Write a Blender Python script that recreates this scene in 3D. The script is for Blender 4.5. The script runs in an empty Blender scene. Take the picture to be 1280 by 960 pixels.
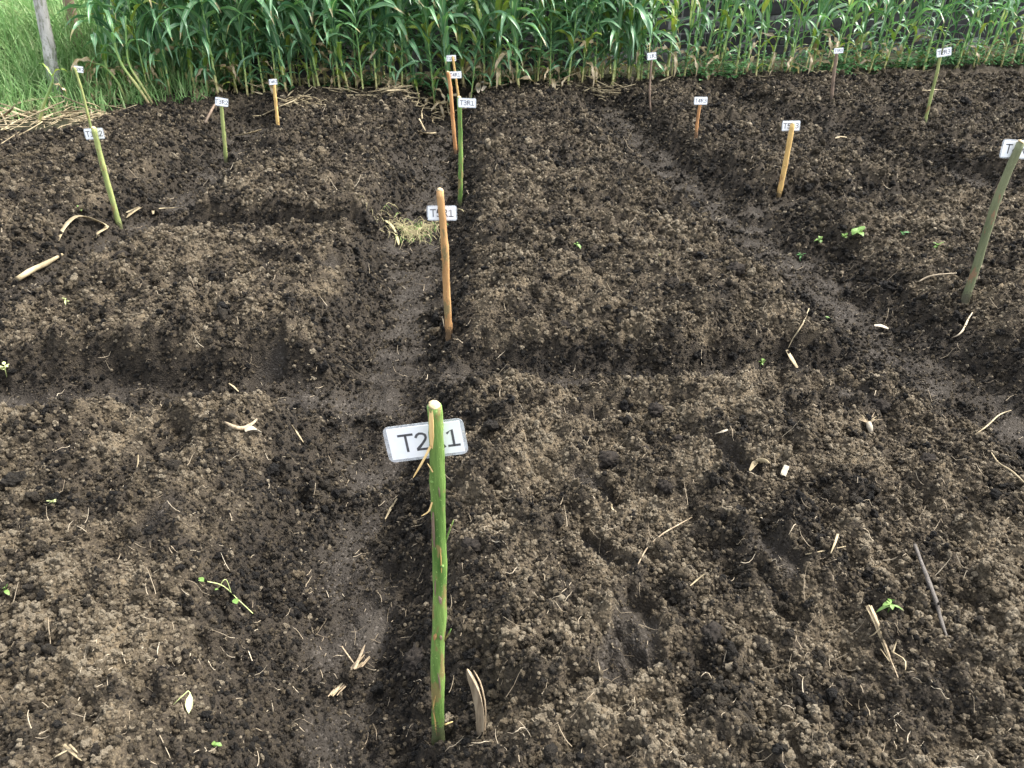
import bpy, bmesh, math, random
import numpy as np
from mathutils import Vector, Matrix, Euler

R = math.radians
random.seed(7)
rng = np.random.default_rng(11)
scene = bpy.context.scene

# ------------------------------------------------------------------ camera
CAM_H, PITCH, FPX = 1.6, R(30), 967.0
cam_d = bpy.data.cameras.new('camera')
cam_d.sensor_fit = 'HORIZONTAL'; cam_d.sensor_width = 36; cam_d.lens = 36 * FPX / 1280
cam_d.clip_start = 0.05; cam_d.clip_end = 3000
cam = bpy.data.objects.new('camera', cam_d)
scene.collection.objects.link(cam)
cam.location = (0, 0, CAM_H); cam.rotation_euler = (R(90) - PITCH, 0, 0)
scene.camera = cam

# ------------------------------------------------------------------ sky, sun, exposure
SUN_EL, SUN_AZ = R(54), R(72)          # azimuth measured from +Y towards +X
world = bpy.data.worlds.new('World'); scene.world = world
world.use_nodes = True
wn, wl = world.node_tree.nodes, world.node_tree.links
wn.clear()
sky = wn.new('ShaderNodeTexSky'); sky.sky_type = 'NISHITA'; sky.sun_disc = False
sky.sun_elevation = SUN_EL; sky.sun_rotation = SUN_AZ
sky.air_density = 1.0; sky.dust_density = 3.0; sky.ozone_density = 1.0
hs = wn.new('ShaderNodeHueSaturation'); hs.inputs['Saturation'].default_value = 0.32
bg = wn.new('ShaderNodeBackground'); bg.inputs['Strength'].default_value = 0.14
wo = wn.new('ShaderNodeOutputWorld')
wl.new(sky.outputs[0], hs.inputs['Color']); wl.new(hs.outputs[0], bg.inputs[0]); wl.new(bg.outputs[0], wo.inputs[0])
sun_d = bpy.data.lights.new('sun', 'SUN'); sun_d.energy = 1.5; sun_d.angle = R(11); sun_d.color = (1, 0.95, 0.87)
sun = bpy.data.objects.new('sun', sun_d); scene.collection.objects.link(sun)
sdir = Vector((math.sin(SUN_AZ) * math.cos(SUN_EL), math.cos(SUN_AZ) * math.cos(SUN_EL), math.sin(SUN_EL)))
sun.rotation_euler = sdir.to_track_quat('Z', 'Y').to_euler(); sun.location = (6, 8, 12)
vs = scene.view_settings
vs.view_transform = 'Standard'; vs.look = 'None'; vs.gamma = 1.0; vs.exposure = 2.32; vs.use_curve_mapping = False
scene.cycles.use_denoising = True
scene.cycles.max_bounces = 6; scene.cycles.transparent_max_bounces = 8

# ------------------------------------------------------------------ helpers
COL = scene.collection

def tag(o, label=None, cat=None, group=None, kind=None):
    if label: o['label'] = label
    if cat: o['category'] = cat
    if group: o['group'] = group
    if kind: o['kind'] = kind
    return o

def mesh(name, verts, faces, mat=None, smooth=True):
    me = bpy.data.meshes.new(name)
    me.from_pydata([tuple(map(float, v)) for v in verts], [], [tuple(int(i) for i in f) for f in faces])
    if mat: me.materials.append(mat)
    if smooth: me.shade_smooth()
    me.update()
    return me

def obj(name, me, parent=None, loc=None, rot=None, scl=None):
    o = bpy.data.objects.new(name, me); COL.objects.link(o)
    if parent is not None: o.parent = parent
    if loc is not None: o.location = loc
    if rot is not None: o.rotation_euler = rot
    if scl is not None: o.scale = (scl,) * 3 if isinstance(scl, (int, float)) else scl
    return o

def empty(name, loc=(0, 0, 0), rot=(0, 0, 0)):
    o = bpy.data.objects.new(name, None); COL.objects.link(o)
    o.location = loc; o.rotation_euler = rot; o.empty_display_size = 0.1
    return o

class MB:
    """collects pieces of one mesh"""
    def __init__(s): s.v = []; s.f = []
    def add(s, v, f):
        n = len(s.v); s.v += [tuple(p) for p in v]; s.f += [tuple(i + n for i in q) for q in f]
    def tube(s, pts, radii, sides=8, caps=True, wob=0.0):
        pts = [Vector(p) for p in pts]; n = len(pts)
        if isinstance(radii, (int, float)): radii = [radii] * n
        v, f = [], []
        t0 = (pts[1] - pts[0]).normalized()
        a = Vector((1, 0, 0)) if abs(t0.x) < 0.8 else Vector((0, 1, 0))
        nx = (a - t0 * a.dot(t0)).normalized()
        for i, p in enumerate(pts):
            t = (pts[min(i + 1, n - 1)] - pts[max(i - 1, 0)]).normalized()
            nx = (nx - t * nx.dot(t)).normalized(); ny = t.cross(nx)
            for k in range(sides):
                an = 2 * math.pi * k / sides
                r = radii[i] * (1 + wob * random.uniform(-1, 1))
                v.append(p + nx * math.cos(an) * r + ny * math.sin(an) * r)
        for i in range(n - 1):
            for k in range(sides):
                k2 = (k + 1) % sides
                f.append((i * sides + k, i * sides + k2, (i + 1) * sides + k2, (i + 1) * sides + k))
        if caps:
            f.append(tuple(range(sides))[::-1]); f.append(tuple((n - 1) * sides + k for k in range(sides)))
        s.add(v, f)
    def ribbon(s, pts, widths, side=None, curl=0.0, twist=0.0, thick=0.0006):
        """a strip with a folded middle, real thickness"""
        pts = [Vector(p) for p in pts]; n = len(pts); v, f = [], []
        for i, p in enumerate(pts):
            t = (pts[min(i + 1, n - 1)] - pts[max(i - 1, 0)]).normalized()
            sd = Vector(side) if side is not None else t.cross(Vector((0, 0, 1)))
            sd = sd - t * sd.dot(t)
            if sd.length < 1e-5: sd = Vector((1, 0, 0))
            sd.normalize(); up = sd.cross(t)
            an = twist * i / (n - 1)
            sd, up = sd * math.cos(an) + up * math.sin(an), up * math.cos(an) - sd * math.sin(an)
            w = widths[i] / 2
            for th in (thick, -thick):
                v += [p - sd * w + up * (curl * w + th), p + up * th, p + sd * w + up * (curl * w + th)]
        for i in range(n - 1):
            a, b = i * 6, (i + 1) * 6
            f += [(a, a + 1, b + 1, b), (a + 1, a + 2, b + 2, b + 1), (a + 3, b + 3, b + 4, a + 4), (a + 4, b + 4, b + 5, a + 5),
                  (a, b, b + 3, a + 3), (a + 2, a + 5, b + 5, b + 2)]
        s.add(v, f)
    def build(s, name, mat, parent=None, loc=None, smooth=True):
        return obj(name, mesh(name, s.v, s.f, mat, smooth), parent, loc)

def curve_pts(ctrl, n):
    """Catmull-Rom through control points"""
    c = [Vector(p) for p in ctrl]
    c = [c[0] * 2 - c[1]] + c + [c[-1] * 2 - c[-2]]
    out = []; m = len(c) - 3
    for i in range(n):
        t = i / (n - 1) * m; k = min(int(t), m - 1); t -= k
        p0, p1, p2, p3 = c[k:k + 4]
        out.append(0.5 * ((2 * p1) + (p2 - p0) * t + (2 * p0 - 5 * p1 + 4 * p2 - p3) * t * t + (3 * p1 - p0 - 3 * p2 + p3) * t ** 3))
    return out

# ------------------------------------------------------------------ noise
_perm = np.random.default_rng(3).permutation(256).astype(np.int32)
_ga = np.random.default_rng(4).uniform(0, 2 * np.pi, 256)
_gx, _gy = np.cos(_ga).astype(np.float32), np.sin(_ga).astype(np.float32)
_jx = np.random.default_rng(5).uniform(0, 1, 256).astype(np.float32)
_jy = np.random.default_rng(6).uniform(0, 1, 256).astype(np.float32)

def _h(ix, iy, seed): return _perm[(_perm[(ix + seed * 37) & 255] + iy + seed * 101) & 255]

def noise(x, y, seed=0):
    xi = np.floor(x).astype(np.int32); yi = np.floor(y).astype(np.int32)
    fx = (x - xi).astype(np.float32); fy = (y - yi).astype(np.float32)
    u = fx * fx * fx * (fx * (fx * 6 - 15) + 10); v = fy * fy * fy * (fy * (fy * 6 - 15) + 10)
    def g(dx, dy):
        h = _h(xi + dx, yi + dy, seed)
        return _gx[h] * (fx - dx) + _gy[h] * (fy - dy)
    a = g(0, 0); b = g(1, 0); c = g(0, 1); d = g(1, 1)
    return ((a + (b - a) * u) * (1 - v) + (c + (d - c) * u) * v) * 1.5

def worley(x, y, seed=0):
    xi = np.floor(x).astype(np.int32); yi = np.floor(y).astype(np.int32)
    best = np.full(x.shape, 9, np.float32); bid = np.zeros(x.shape, np.int32)
    for dx in (-1, 0, 1):
        for dy in (-1, 0, 1):
            h = _h(xi + dx, yi + dy, seed)
            d = (xi + dx + _jx[h] - x) ** 2 + (yi + dy + _jy[h] - y) ** 2
            m = d < best
            best = np.where(m, d, best); bid = np.where(m, h, bid)
    return np.sqrt(best), bid

def sstep(a, b, x):
    t = np.clip((x - a) / (b - a), 0, 1); return t * t * (3 - 2 * t)

# ------------------------------------------------------------------ the lie of the land
# (points, half width of the floor, width of the bank, depth)
FURROWS = [
    ([(-0.40, -1), (-0.42, 1.0), (-0.50, 1.54), (-0.53, 2.03), (-0.56, 2.8), (-0.56, 3.6), (-0.59, 4.5), (-0.63, 6.1), (-0.72, 7.8), (-0.75, 9.2)], 0.10, 0.38, 1.38),
    ([(2.6, 1.4), (2.1, 2.3), (1.92, 2.8), (1.84, 3.1), (1.67, 4.26), (1.56, 5.1), (1.34, 6.1), (1.2, 7.4), (1.1, 9.2)], 0.13, 0.38, 0.98),
    ([(-2.9, 2.6), (-2.72, 3.78), (-2.62, 4.13), (-2.46, 4.7), (-2.44, 5.66), (-2.55, 6.8), (-2.65, 8.3)], 0.12, 0.34, 1.05),
    ([(-4.0, 2.78), (-2.2, 2.78), (-1.45, 2.83), (-0.6, 2.88)], 0.10, 0.24, 1.18),
    ([(-2.5, 4.82), (-1.73, 4.86), (-0.7, 4.80)], 0.07, 0.22, 1.15),
    ([(-0.5, 2.93), (0.21, 2.95), (0.72, 2.93), (1.3, 2.98), (1.9, 3.0)], 0.07, 0.24, 0.95),
    ([(-0.55, 4.95), (0.2, 5.0), (1.6, 5.1)], 0.03, 0.15, 0.25),
    ([(1.5, 5.3), (2.03, 5.4), (2.96, 5.6), (4.2, 5.8)], 0.06, 0.30, 0.8),
    ([(3.7, 5.7), (3.3, 7.0), (2.9, 8.2), (2.5, 9.7)], 0.07, 0.34, 0.75),
    ([(-2.5, 6.7), (-1.5, 6.75), (-0.6, 6.7)], 0.04, 0.17, 0.45),
    ([(-0.7, 6.95), (0.4, 7.0), (1.3, 7.1)], 0.04, 0.17, 0.45),
    ([(1.2, 7.5), (2.3, 7.7), (3.0, 7.9), (5.5, 8.3)], 0.04, 0.18, 0.55),
    ([(-1.36, 2.66), (-1.5, 2.42), (-1.62, 2.25), (-1.9, 2.0)], 0.03, 0.10, 0.42),
    ([(-1.2, 2.35), (-1.35, 2.05), (-1.55, 1.78)], 0.02, 0.09, 0.3),
]
# trodden hollows: x, y, half length, half width, heading (deg from +Y), depth
PRINTS = []
STAKE_FEET = []          # x, y, radius of every stake, where the soil is pushed up
def field_line(x): return np.where(x < 0, 9.45 + 0.15 * x, 9.45 + 0.28 * x)

def seg_dist(x, y, pts):
    best = np.full(x.shape, 99.0, np.float32)
    for (x0, y0), (x1, y1) in zip(pts[:-1], pts[1:]):
        dx, dy = x1 - x0, y1 - y0; l2 = dx * dx + dy * dy
        t = np.clip(((x - x0) * dx + (y - y0) * dy) / l2, 0, 1)
        best = np.minimum(best, (x - x0 - t * dx) ** 2 + (y - y0 - t * dy) ** 2)
    return np.sqrt(best)

def soil(x, y, detail=True):
    x = np.asarray(x, np.float32); y = np.asarray(y, np.float32)
    wx = x + 0.07 * noise(x * 2.2, y * 2.2, 1) + 0.035 * noise(x * 6, y * 6, 2)
    wy = y + 0.07 * noise(x * 2.2, y * 2.2, 3) + 0.035 * noise(x * 6, y * 6, 4)
    F = np.zeros_like(x); floor_ = np.zeros_like(x)
    for pts, hw, bank, dep in FURROWS:
        d = seg_dist(wx, wy, pts)
        p = dep * (1 - sstep(hw, hw + bank, d))
        F = np.maximum(F, p)
        floor_ = np.maximum(floor_, (1 - sstep(hw * 0.7, hw * 1.5 + 0.05, d)) * min(1, dep * 1.2))
    B = 1 - 0.8 * np.clip(F * 1.0, 0, 1)
    z = 0.055 - 0.185 * F
    z = z + B * (0.045 * noise(x * 1.7, y * 1.7, 5) + 0.060 * (0.45 - np.abs(noise(wx * 2.9, wy * 2.9, 6))) + 0.030 * noise(x * 6.1, y * 6.1, 10))
    cp = np.zeros_like(x)
    for px, py, hl, hw, hd, dep in PRINTS:
        c, s = math.cos(R(hd)), math.sin(R(hd))
        a = ((x - px) * s + (y - py) * c) / hl; b = ((x - px) * c - (y - py) * s) / hw
        r = np.sqrt(a * a + b * b) + 0.26 * noise(x * 14, y * 14, 21) + 0.15 * noise(x * 40, y * 40, 22)
        m = 1 - sstep(0.6, 1.15, r)
        z = z - 0.8 * dep * m + 0.012 * np.exp(-((r - 1.2) / 0.16) ** 2)
        cp = np.maximum(cp, m * 0.85)
    comp = np.clip(np.maximum(floor_ * (0.62 + 0.8 * noise(x * 6, y * 6, 9)), cp), 0, 1)
    rough = np.clip(1 - 0.9 * comp, 0, 1)
    if detail:
        rd = 1 - np.abs(noise(x * 9, y * 9, 7))
        z = z + rough * (0.046 * (rd - 0.6) + 0.026 * noise(x * 19, y * 19, 8))
        w1, i1 = worley(x * 13 + 0.3 * noise(x * 30, y * 30, 12), y * 13, 13)
        big = np.clip(noise(x * 3, y * 3, 14) * 1.6 + 0.35, 0, 1)
        z = z + rough * 0.042 * np.clip(1 - (w1 / 0.62) ** 2, 0, 1) * big * (0.4 + 0.6 * _jx[i1])
        w2, i2 = worley(x * 31, y * 31, 15)
        z = z + rough * 0.014 * np.clip(1 - (w2 / 0.6) ** 2, 0, 1) * (0.3 + 0.7 * _jy[i2])
        w3, i3 = worley(x * 68, y * 68, 16)
        z = z + (0.5 + rough) * 0.0045 * np.clip(1 - (w3 / 0.62) ** 2, 0, 1) * _jx[i3]
        z = z + comp * (0.008 * noise(x * 17, y * 17, 18) + 0.005 * noise(x * 45, y * 45, 19))
    for sx, sy, sr in STAKE_FEET:
        m = (np.abs(x - sx) < .15) & (np.abs(y - sy) < .15)
        if m.any():
            r = np.hypot(x[m] - sx, y[m] - sy) + 0.006 * noise(x[m] * 60, y[m] * 60, 24)
            z[m] += 0.016 * np.exp(-((r - sr - .026) / .016) ** 2) - 0.022 * np.exp(-(np.maximum(r - sr, 0) / .011) ** 2)
    # beyond the tilled plot the ground is smoother
    out = sstep(0.0, 0.5, y - field_line(x))
    out = np.maximum(out, sstep(0, 0.4, -3.75 - x) * sstep(7.0, 7.6, y))
    z = z * (1 - 0.75 * out) + 0.03 * out
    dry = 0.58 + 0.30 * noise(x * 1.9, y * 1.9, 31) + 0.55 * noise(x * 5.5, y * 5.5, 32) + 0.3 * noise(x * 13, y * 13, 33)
    dry = np.clip(dry, 0, 1) * (1 - 0.8 * sstep(0.10, 0.6, F + 0.12 * noise(x * 7, y * 7, 34))) * (1 - 0.8 * comp) * (1 - 0.4 * sstep(3.2, 7.5, y))  # tone also goes darker on furrow banks, packed floors and towards the rear
    return z, comp, dry, out

def ray(u, v):
    a, b = (u - 640) / FPX, -(v - 480) / FPX
    return np.array([a, math.cos(PITCH) + b * math.sin(PITCH), -math.sin(PITCH) + b * math.cos(PITCH)])

def ground(u, v, lift=0.0, detail=False):
    """where the line of sight through a point of the photograph meets the soil"""
    d = ray(u, v); t0 = (0.25 - CAM_H) / d[2]; t1 = (-0.3 - CAM_H) / d[2]
    t = np.linspace(t0, t1, 1500)
    z = soil(d[0] * t, d[1] * t, detail)[0]
    k = int(np.argmax(CAM_H + d[2] * t <= z))
    return Vector((float(d[0] * t[k]), float(d[1] * t[k]), float(z[k]) + lift))

def at_depth(u, v, Y):
    d = ray(u, v); t = Y / d[1]
    return Vector((float(d[0] * t), Y, float(CAM_H + d[2] * t)))

def hz(x, y): return float(soil(np.array([x]), np.array([y]))[0][0])

for u, v, hl, hw, hd, dep in [(722, 521, .15, .055, -62, .035), (745, 618, .13, .05, -38, .045), (912, 590, .13, .05, -25, .04),
                              (968, 715, .11, .06, -20, .04), (795, 800, .15, .06, 0, .05), (770, 838, .1, .06, 10, .03),
                              (745, 690, .12, .035, -40, .035), (560, 335, .14, .06, 20, .03), (1060, 500, .10, .08, 0, .03), (205, 655, .12, .05, 30, .03), (410, 330, .12, .05, 30, .03), (330, 432, .12, .06, 30, .04)]:
    d = ray(u, v); t = (0.04 - CAM_H) / d[2]
    PRINTS.append((float(d[0] * t), float(d[1] * t), hl, hw, hd, dep))

FOOT = {}
for u, v, w in [(549, 932, 17), (562, 428, 10), (575, 260, 6.2), (570, 197, 5), (577, 152, 3.2), (150, 285, 7), (117, 172, 3.6), (283, 205, 5), (348, 162, 4.4),
                (973, 247, 7), (869, 178, 4.2), (813, 142, 2.6), (1038, 130, 4.4), (1155, 158, 4), (1203, 386, 10.5)]:
    g = ground(u, v); FOOT[(u, v)] = (g.x, g.y, w * .93 * math.hypot(g.y, CAM_H) / FPX / 2)
STAKE_FEET += list(FOOT.values())

# ------------------------------------------------------------------ materials
def new_mat(name):
    m = bpy.data.materials.new(name); m.use_nodes = True
    nt = m.node_tree; nt.nodes.clear()
    o = nt.nodes.new('ShaderNodeOutputMaterial'); b = nt.nodes.new('ShaderNodeBsdfPrincipled')
    nt.links.new(b.outputs[0], o.inputs[0])
    return m, nt, b, o

def nd(nt, t, **k):
    n = nt.nodes.new(t)
    for a, v in k.items():
        if a in n.inputs: n.inputs[a].default_value = v
        else: setattr(n, a, v)
    return n

def ramp(nt, stops, src):
    r = nt.nodes.new('ShaderNodeValToRGB'); e = r.color_ramp.elements
    while len(e) < len(stops): e.new(0.5)
    for k, (p, c) in enumerate(stops): e[k].position = p; e[k].color = (*c, 1)
    nt.links.new(src, r.inputs[0]); return r

def mix(nt, fac, a, b, mode='MIX'):
    m = nt.nodes.new('ShaderNodeMix'); m.data_type = 'RGBA'; m.blend_type = mode
    for s, val in ((m.inputs[0], fac), (m.inputs[6], a), (m.inputs[7], b)):
        if isinstance(val, (int, float)): s.default_value = val
        elif isinstance(val, tuple): s.default_value = (*val, 1)
        else: nt.links.new(val, s)
    return m.outputs[2]

def bump(nt, b, src, strength, dist):
    n = nt.nodes.new('ShaderNodeBump'); n.inputs['Strength'].default_value = strength; n.inputs['Distance'].default_value = dist
    nt.links.new(src, n.inputs['Height']); nt.links.new(n.outputs[0], b.inputs['Normal'])

def math_n(nt, op, a, b=None):
    m = nt.nodes.new('ShaderNodeMath'); m.operation = op
    for s, v in zip(m.inputs, (a, b)):
        if v is None: continue
        if isinstance(v, (int, float)): s.default_value = v
        else: nt.links.new(v, s)
    return m.outputs[0]

DARK_SOIL, MID, DRY, PALE = (0.0135, 0.0120, 0.0102), (0.050, 0.0405, 0.0285), (0.165, 0.130, 0.084), (0.33, 0.275, 0.195)
def soil_material():
    m, nt, b, o = new_mat('tilled_soil')
    tc = nd(nt, 'ShaderNodeTexCoord')
    at = nd(nt, 'ShaderNodeAttribute', attribute_name='dry'); ac = nd(nt, 'ShaderNodeAttribute', attribute_name='comp')
    ao = nd(nt, 'ShaderNodeAttribute', attribute_name='outside')
    n1 = nd(nt, 'ShaderNodeTexNoise', Scale=70.0, Detail=6.0, Roughness=0.7)
    n2 = nd(nt, 'ShaderNodeTexVoronoi', Scale=140.0)
    n3 = nd(nt, 'ShaderNodeTexNoise', Scale=9.0, Detail=4.0)
    for n in (n1, n2, n3): nt.links.new(tc.outputs['Object'], n.inputs['Vector'])
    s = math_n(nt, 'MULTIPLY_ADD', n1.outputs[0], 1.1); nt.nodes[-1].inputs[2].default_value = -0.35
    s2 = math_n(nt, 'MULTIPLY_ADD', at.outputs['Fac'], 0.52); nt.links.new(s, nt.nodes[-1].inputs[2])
    r = ramp(nt, [(0.1, DARK_SOIL), (0.48, MID), (0.85, DRY), (1.0, (0.17, 0.135, 0.10))], s2)
    vcol = nd(nt, 'ShaderNodeSeparateColor'); nt.links.new(n2.outputs['Color'], vcol.inputs[0])
    c = mix(nt, math_n(nt, 'MULTIPLY', vcol.outputs[0], 0.5), r.outputs[0], (0.022, 0.018, 0.015))
    flo = ramp(nt, [(0.3, (0.022, 0.0190, 0.0160)), (0.7, (0.046, 0.040, 0.033))], n3.outputs[0])
    spk = math_n(nt, 'GREATER_THAN', vcol.outputs[1], 0.93)
    flo2 = mix(nt, math_n(nt, 'MULTIPLY', spk, 0.35), flo.outputs[0], (0.16, 0.14, 0.12))
    c = mix(nt, ac.outputs['Fac'], c, flo2)
    c = mix(nt, math_n(nt, 'MULTIPLY', ao.outputs['Fac'], 0.7), c, (0.025, 0.028, 0.014))
    nt.links.new(c, b.inputs['Base Color'])
    rr = math_n(nt, 'MULTIPLY_ADD', ac.outputs['Fac'], -0.06); nt.nodes[-1].inputs[2].default_value = 1.0
    nt.links.new(rr, b.inputs['Roughness']); b.inputs['Specular IOR Level'].default_value = 0.1
    h = math_n(nt, 'SUBTRACT', n1.outputs[0], n2.outputs['Distance'])
    bump(nt, b, h, 0.75, 0.006)
    return m

def crumb_material():
    m, nt, b, o = new_mat('soil_crumb')
    at = nt.nodes.new('ShaderNodeAttribute'); at.attribute_type = 'INSTANCER'; at.attribute_name = 'dry'
    tc = nd(nt, 'ShaderNodeTexCoord')
    n1 = nd(nt, 'ShaderNodeTexNoise', Scale=3.0, Detail=4.0, Roughness=0.7)
    nt.links.new(tc.outputs['Object'], n1.inputs['Vector'])
    s = math_n(nt, 'MULTIPLY_ADD', n1.outputs[0], 0.5); nt.nodes[-1].inputs[2].default_value = -0.25
    s2 = math_n(nt, 'ADD', s, at.outputs['Fac'])
    r = ramp(nt, [(0.02, DARK_SOIL), (0.35, MID), (0.75, DRY), (0.96, PALE)], s2)
    nt.links.new(r.outputs[0], b.inputs['Base Color'])
    b.inputs['Roughness'].default_value = 0.95; b.inputs['Specular IOR Level'].default_value = 0.2
    bump(nt, b, n1.outputs[0], 0.8, 0.25)
    return m

def simple(name, stops, scale=(20, 20, 20), rough=0.8, coords='Object', detail=4.0, spec=0.3, trans=0.0, bmp=0.0, rand=0.0):
    m, nt, b, o = new_mat(name)
    tc = nd(nt, 'ShaderNodeTexCoord'); mp = nd(nt, 'ShaderNodeMapping'); mp.inputs['Scale'].default_value = scale
    nt.links.new(tc.outputs[coords], mp.inputs[0])
    n1 = nd(nt, 'ShaderNodeTexNoise', Scale=1.0, Detail=detail, Roughness=0.6)
    nt.links.new(mp.outputs[0], n1.inputs['Vector'])
    f = n1.outputs[0]
    if rand:
        oi = nd(nt, 'ShaderNodeObjectInfo')
        s = math_n(nt, 'MULTIPLY_ADD', oi.outputs['Random'], rand); nt.nodes[-1].inputs[2].default_value = -rand / 2
        f = math_n(nt, 'ADD', f, s)
    r = ramp(nt, stops, f)
    nt.links.new(r.outputs[0], b.inputs['Base Color'])
    b.inputs['Roughness'].default_value = rough; b.inputs['Specular IOR Level'].default_value = spec
    if bmp: bump(nt, b, n1.outputs[0], bmp, 0.004)
    if trans:
        t = nd(nt, 'ShaderNodeBsdfTranslucent'); nt.links.new(r.outputs[0], t.inputs[0])
        ms = nd(nt, 'ShaderNodeMixShader'); ms.inputs[0].default_value = trans
        nt.links.new(b.outputs[0], ms.inputs[1]); nt.links.new(t.outputs[0], ms.inputs[2]); nt.links.new(ms.outputs[0], o.inputs[0])
    return m

def leaf_material(name, dark, light, rib, trans=0.3):
    m, nt, b, o = new_mat(name)
    uv = nd(nt, 'ShaderNodeAttribute', attribute_name='across')
    tc = nd(nt, 'ShaderNodeTexCoord'); oi = nd(nt, 'ShaderNodeObjectInfo')
    n1 = nd(nt, 'ShaderNodeTexNoise', Scale=5.0, Detail=3.0); nt.links.new(tc.outputs['Object'], n1.inputs['Vector'])
    s = math_n(nt, 'MULTIPLY_ADD', oi.outputs['Random'], 0.6); nt.nodes[-1].inputs[2].default_value = -0.3
    r = ramp(nt, [(0.2, dark), (0.8, light)], math_n(nt, 'ADD', n1.outputs[0], s))
    mid = math_n(nt, 'LESS_THAN', uv.outputs['Fac'], 0.12)
    c = mix(nt, math_n(nt, 'MULTIPLY', mid, 0.6), r.outputs[0], rib)
    # dried edges and tips on some of the leaves
    tip = nd(nt, 'ShaderNodeAttribute', attribute_name='along')
    tt = math_n(nt, 'GREATER_THAN', math_n(nt, 'ADD', tip.outputs['Fac'], math_n(nt, 'MULTIPLY', oi.outputs['Random'], 0.35)), 1.16)
    c = mix(nt, math_n(nt, 'MULTIPLY', tt, 0.8), c, (0.36, 0.27, 0.13))
    nt.links.new(c, b.inputs['Base Color'])
    b.inputs['Roughness'].default_value = 0.40; b.inputs['Specular IOR Level'].default_value = 0.7
    t = nd(nt, 'ShaderNodeBsdfTranslucent'); nt.links.new(mix(nt, 1.0, c, (1.0, 1.15, 0.55), 'MULTIPLY'), t.inputs[0])
    ms = nd(nt, 'ShaderNodeMixShader'); ms.inputs[0].default_value = trans
    nt.links.new(b.outputs[0], ms.inputs[1]); nt.links.new(t.outputs[0], ms.inputs[2]); nt.links.new(ms.outputs[0], o.inputs[0])
    return m

M_SOIL, M_CRUMB = soil_material(), crumb_material()
M_CLOD = simple('damp_clod', [(0.35, (0.012, 0.0105, 0.0095)), (0.75, (0.036, 0.030, 0.024))], (90, 90, 90), 1.0, bmp=1.0, spec=0.1)
M_STRAW = simple('dry_straw', [(0.3, (0.11, 0.085, 0.05)), (0.5, (0.28, 0.225, 0.135)), (0.72, (0.44, 0.37, 0.24))], (11, 11, 11), 0.75, bmp=0.3)
M_FIBRE = simple('dry_root_fibre', [(0.25, (0.14, 0.105, 0.07)), (0.5, (0.32, 0.26, 0.18)), (0.75, (0.56, 0.49, 0.37))], (6, 6, 6), 0.85, coords='Object')
M_GREENSTAKE = None
def stake_material(name, base, light, scar, dens=0.62):
    m, nt, b, o = new_mat(name)
    tc = nd(nt, 'ShaderNodeTexCoord')
    def tex(scale, loc, det, ro):
        mp = nd(nt, 'ShaderNodeMapping'); mp.inputs['Scale'].default_value = scale; mp.inputs['Location'].default_value = loc
        nt.links.new(tc.outputs['Object'], mp.inputs[0])
        n = nd(nt, 'ShaderNodeTexNoise', Scale=1.0, Detail=det, Roughness=ro); nt.links.new(mp.outputs[0], n.inputs[0]); return n.outputs[0]
    n1 = tex((170, 170, 14), (0, 0, 0), 6.0, 0.7); n2 = tex((38, 38, 11), (3, 1, 7), 4.0, 0.65)
    n3 = tex((24, 24, 5), (9, 4, 2), 2.0, 0.5); n4 = tex((260, 260, 190), (1, 8, 3), 2.0, 0.5)
    r = ramp(nt, [(0.3, base), (0.7, light)], math_n(nt, 'MULTIPLY_ADD', n3, 0.75)); nt.links.new(math_n(nt, 'MULTIPLY_ADD', n1, 0.5), nt.nodes['Math' if False else r.inputs[0].links[0].from_node.name].inputs[2])
    r.inputs[0].links[0].from_node.inputs[2].links[0].from_node.inputs[2].default_value = -0.12
    k = ramp(nt, [(dens, (0, 0, 0)), (dens + 0.05, (1, 1, 1))], n2)
    c = mix(nt, math_n(nt, 'MULTIPLY', k.outputs[0], 0.8), r.outputs[0], scar)
    sp = ramp(nt, [(0.66, (0, 0, 0)), (0.72, (1, 1, 1))], n4)
    c = mix(nt, math_n(nt, 'MULTIPLY', sp.outputs[0], 0.55), c, tuple(min(.7, v * 1.7 + .06) for v in light))
    sz = nd(nt, 'ShaderNodeSeparateXYZ'); nt.links.new(tc.outputs['Object'], sz.inputs[0])
    mud = math_n(nt, 'LESS_THAN', sz.outputs[2], math_n(nt, 'MULTIPLY_ADD', n4, 0.16)); mud.node.inputs[1].links[0].from_node.inputs[2].default_value = -0.035
    c = mix(nt, math_n(nt, 'MULTIPLY', mud, 0.75), c, (0.05, 0.04, 0.03))
    nt.links.new(c, b.inputs['Base Color']); b.inputs['Roughness'].default_value = 0.62; b.inputs['Specular IOR Level'].default_value = 0.25
    bump(nt, b, math_n(nt, 'ADD', n1, n2), 0.7, 0.004)
    return m
M_GREENSTAKE = stake_material('green_bark', (0.035, 0.095, 0.016), (0.18, 0.28, 0.07), (0.20, 0.14, 0.06), 0.54)
M_PALESTAKE = stake_material('pale_green_bark', (0.13, 0.17, 0.055), (0.30, 0.33, 0.12), (0.22, 0.13, 0.06), 0.6)
M_MOSSSTAKE = stake_material('grey_green_bark', (0.085, 0.10, 0.05), (0.17, 0.18, 0.095), (0.22, 0.12, 0.07), 0.6)
M_ORANGE = stake_material('peeled_orange_wood', (0.30, 0.13, 0.05), (0.50, 0.27, 0.11), (0.20, 0.10, 0.05), 0.64)
M_TAN = stake_material('peeled_tan_wood', (0.26, 0.13, 0.05), (0.44, 0.26, 0.11), (0.15, 0.13, 0.06), 0.56)
M_YELLOW = stake_material('peeled_yellow_wood', (0.42, 0.25, 0.08), (0.60, 0.41, 0.16), (0.26, 0.13, 0.05), 0.62)
M_GREYBARK = stake_material('brown_grey_bark', (0.13, 0.09, 0.065), (0.25, 0.18, 0.13), (0.08, 0.06, 0.045), 0.6)
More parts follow.
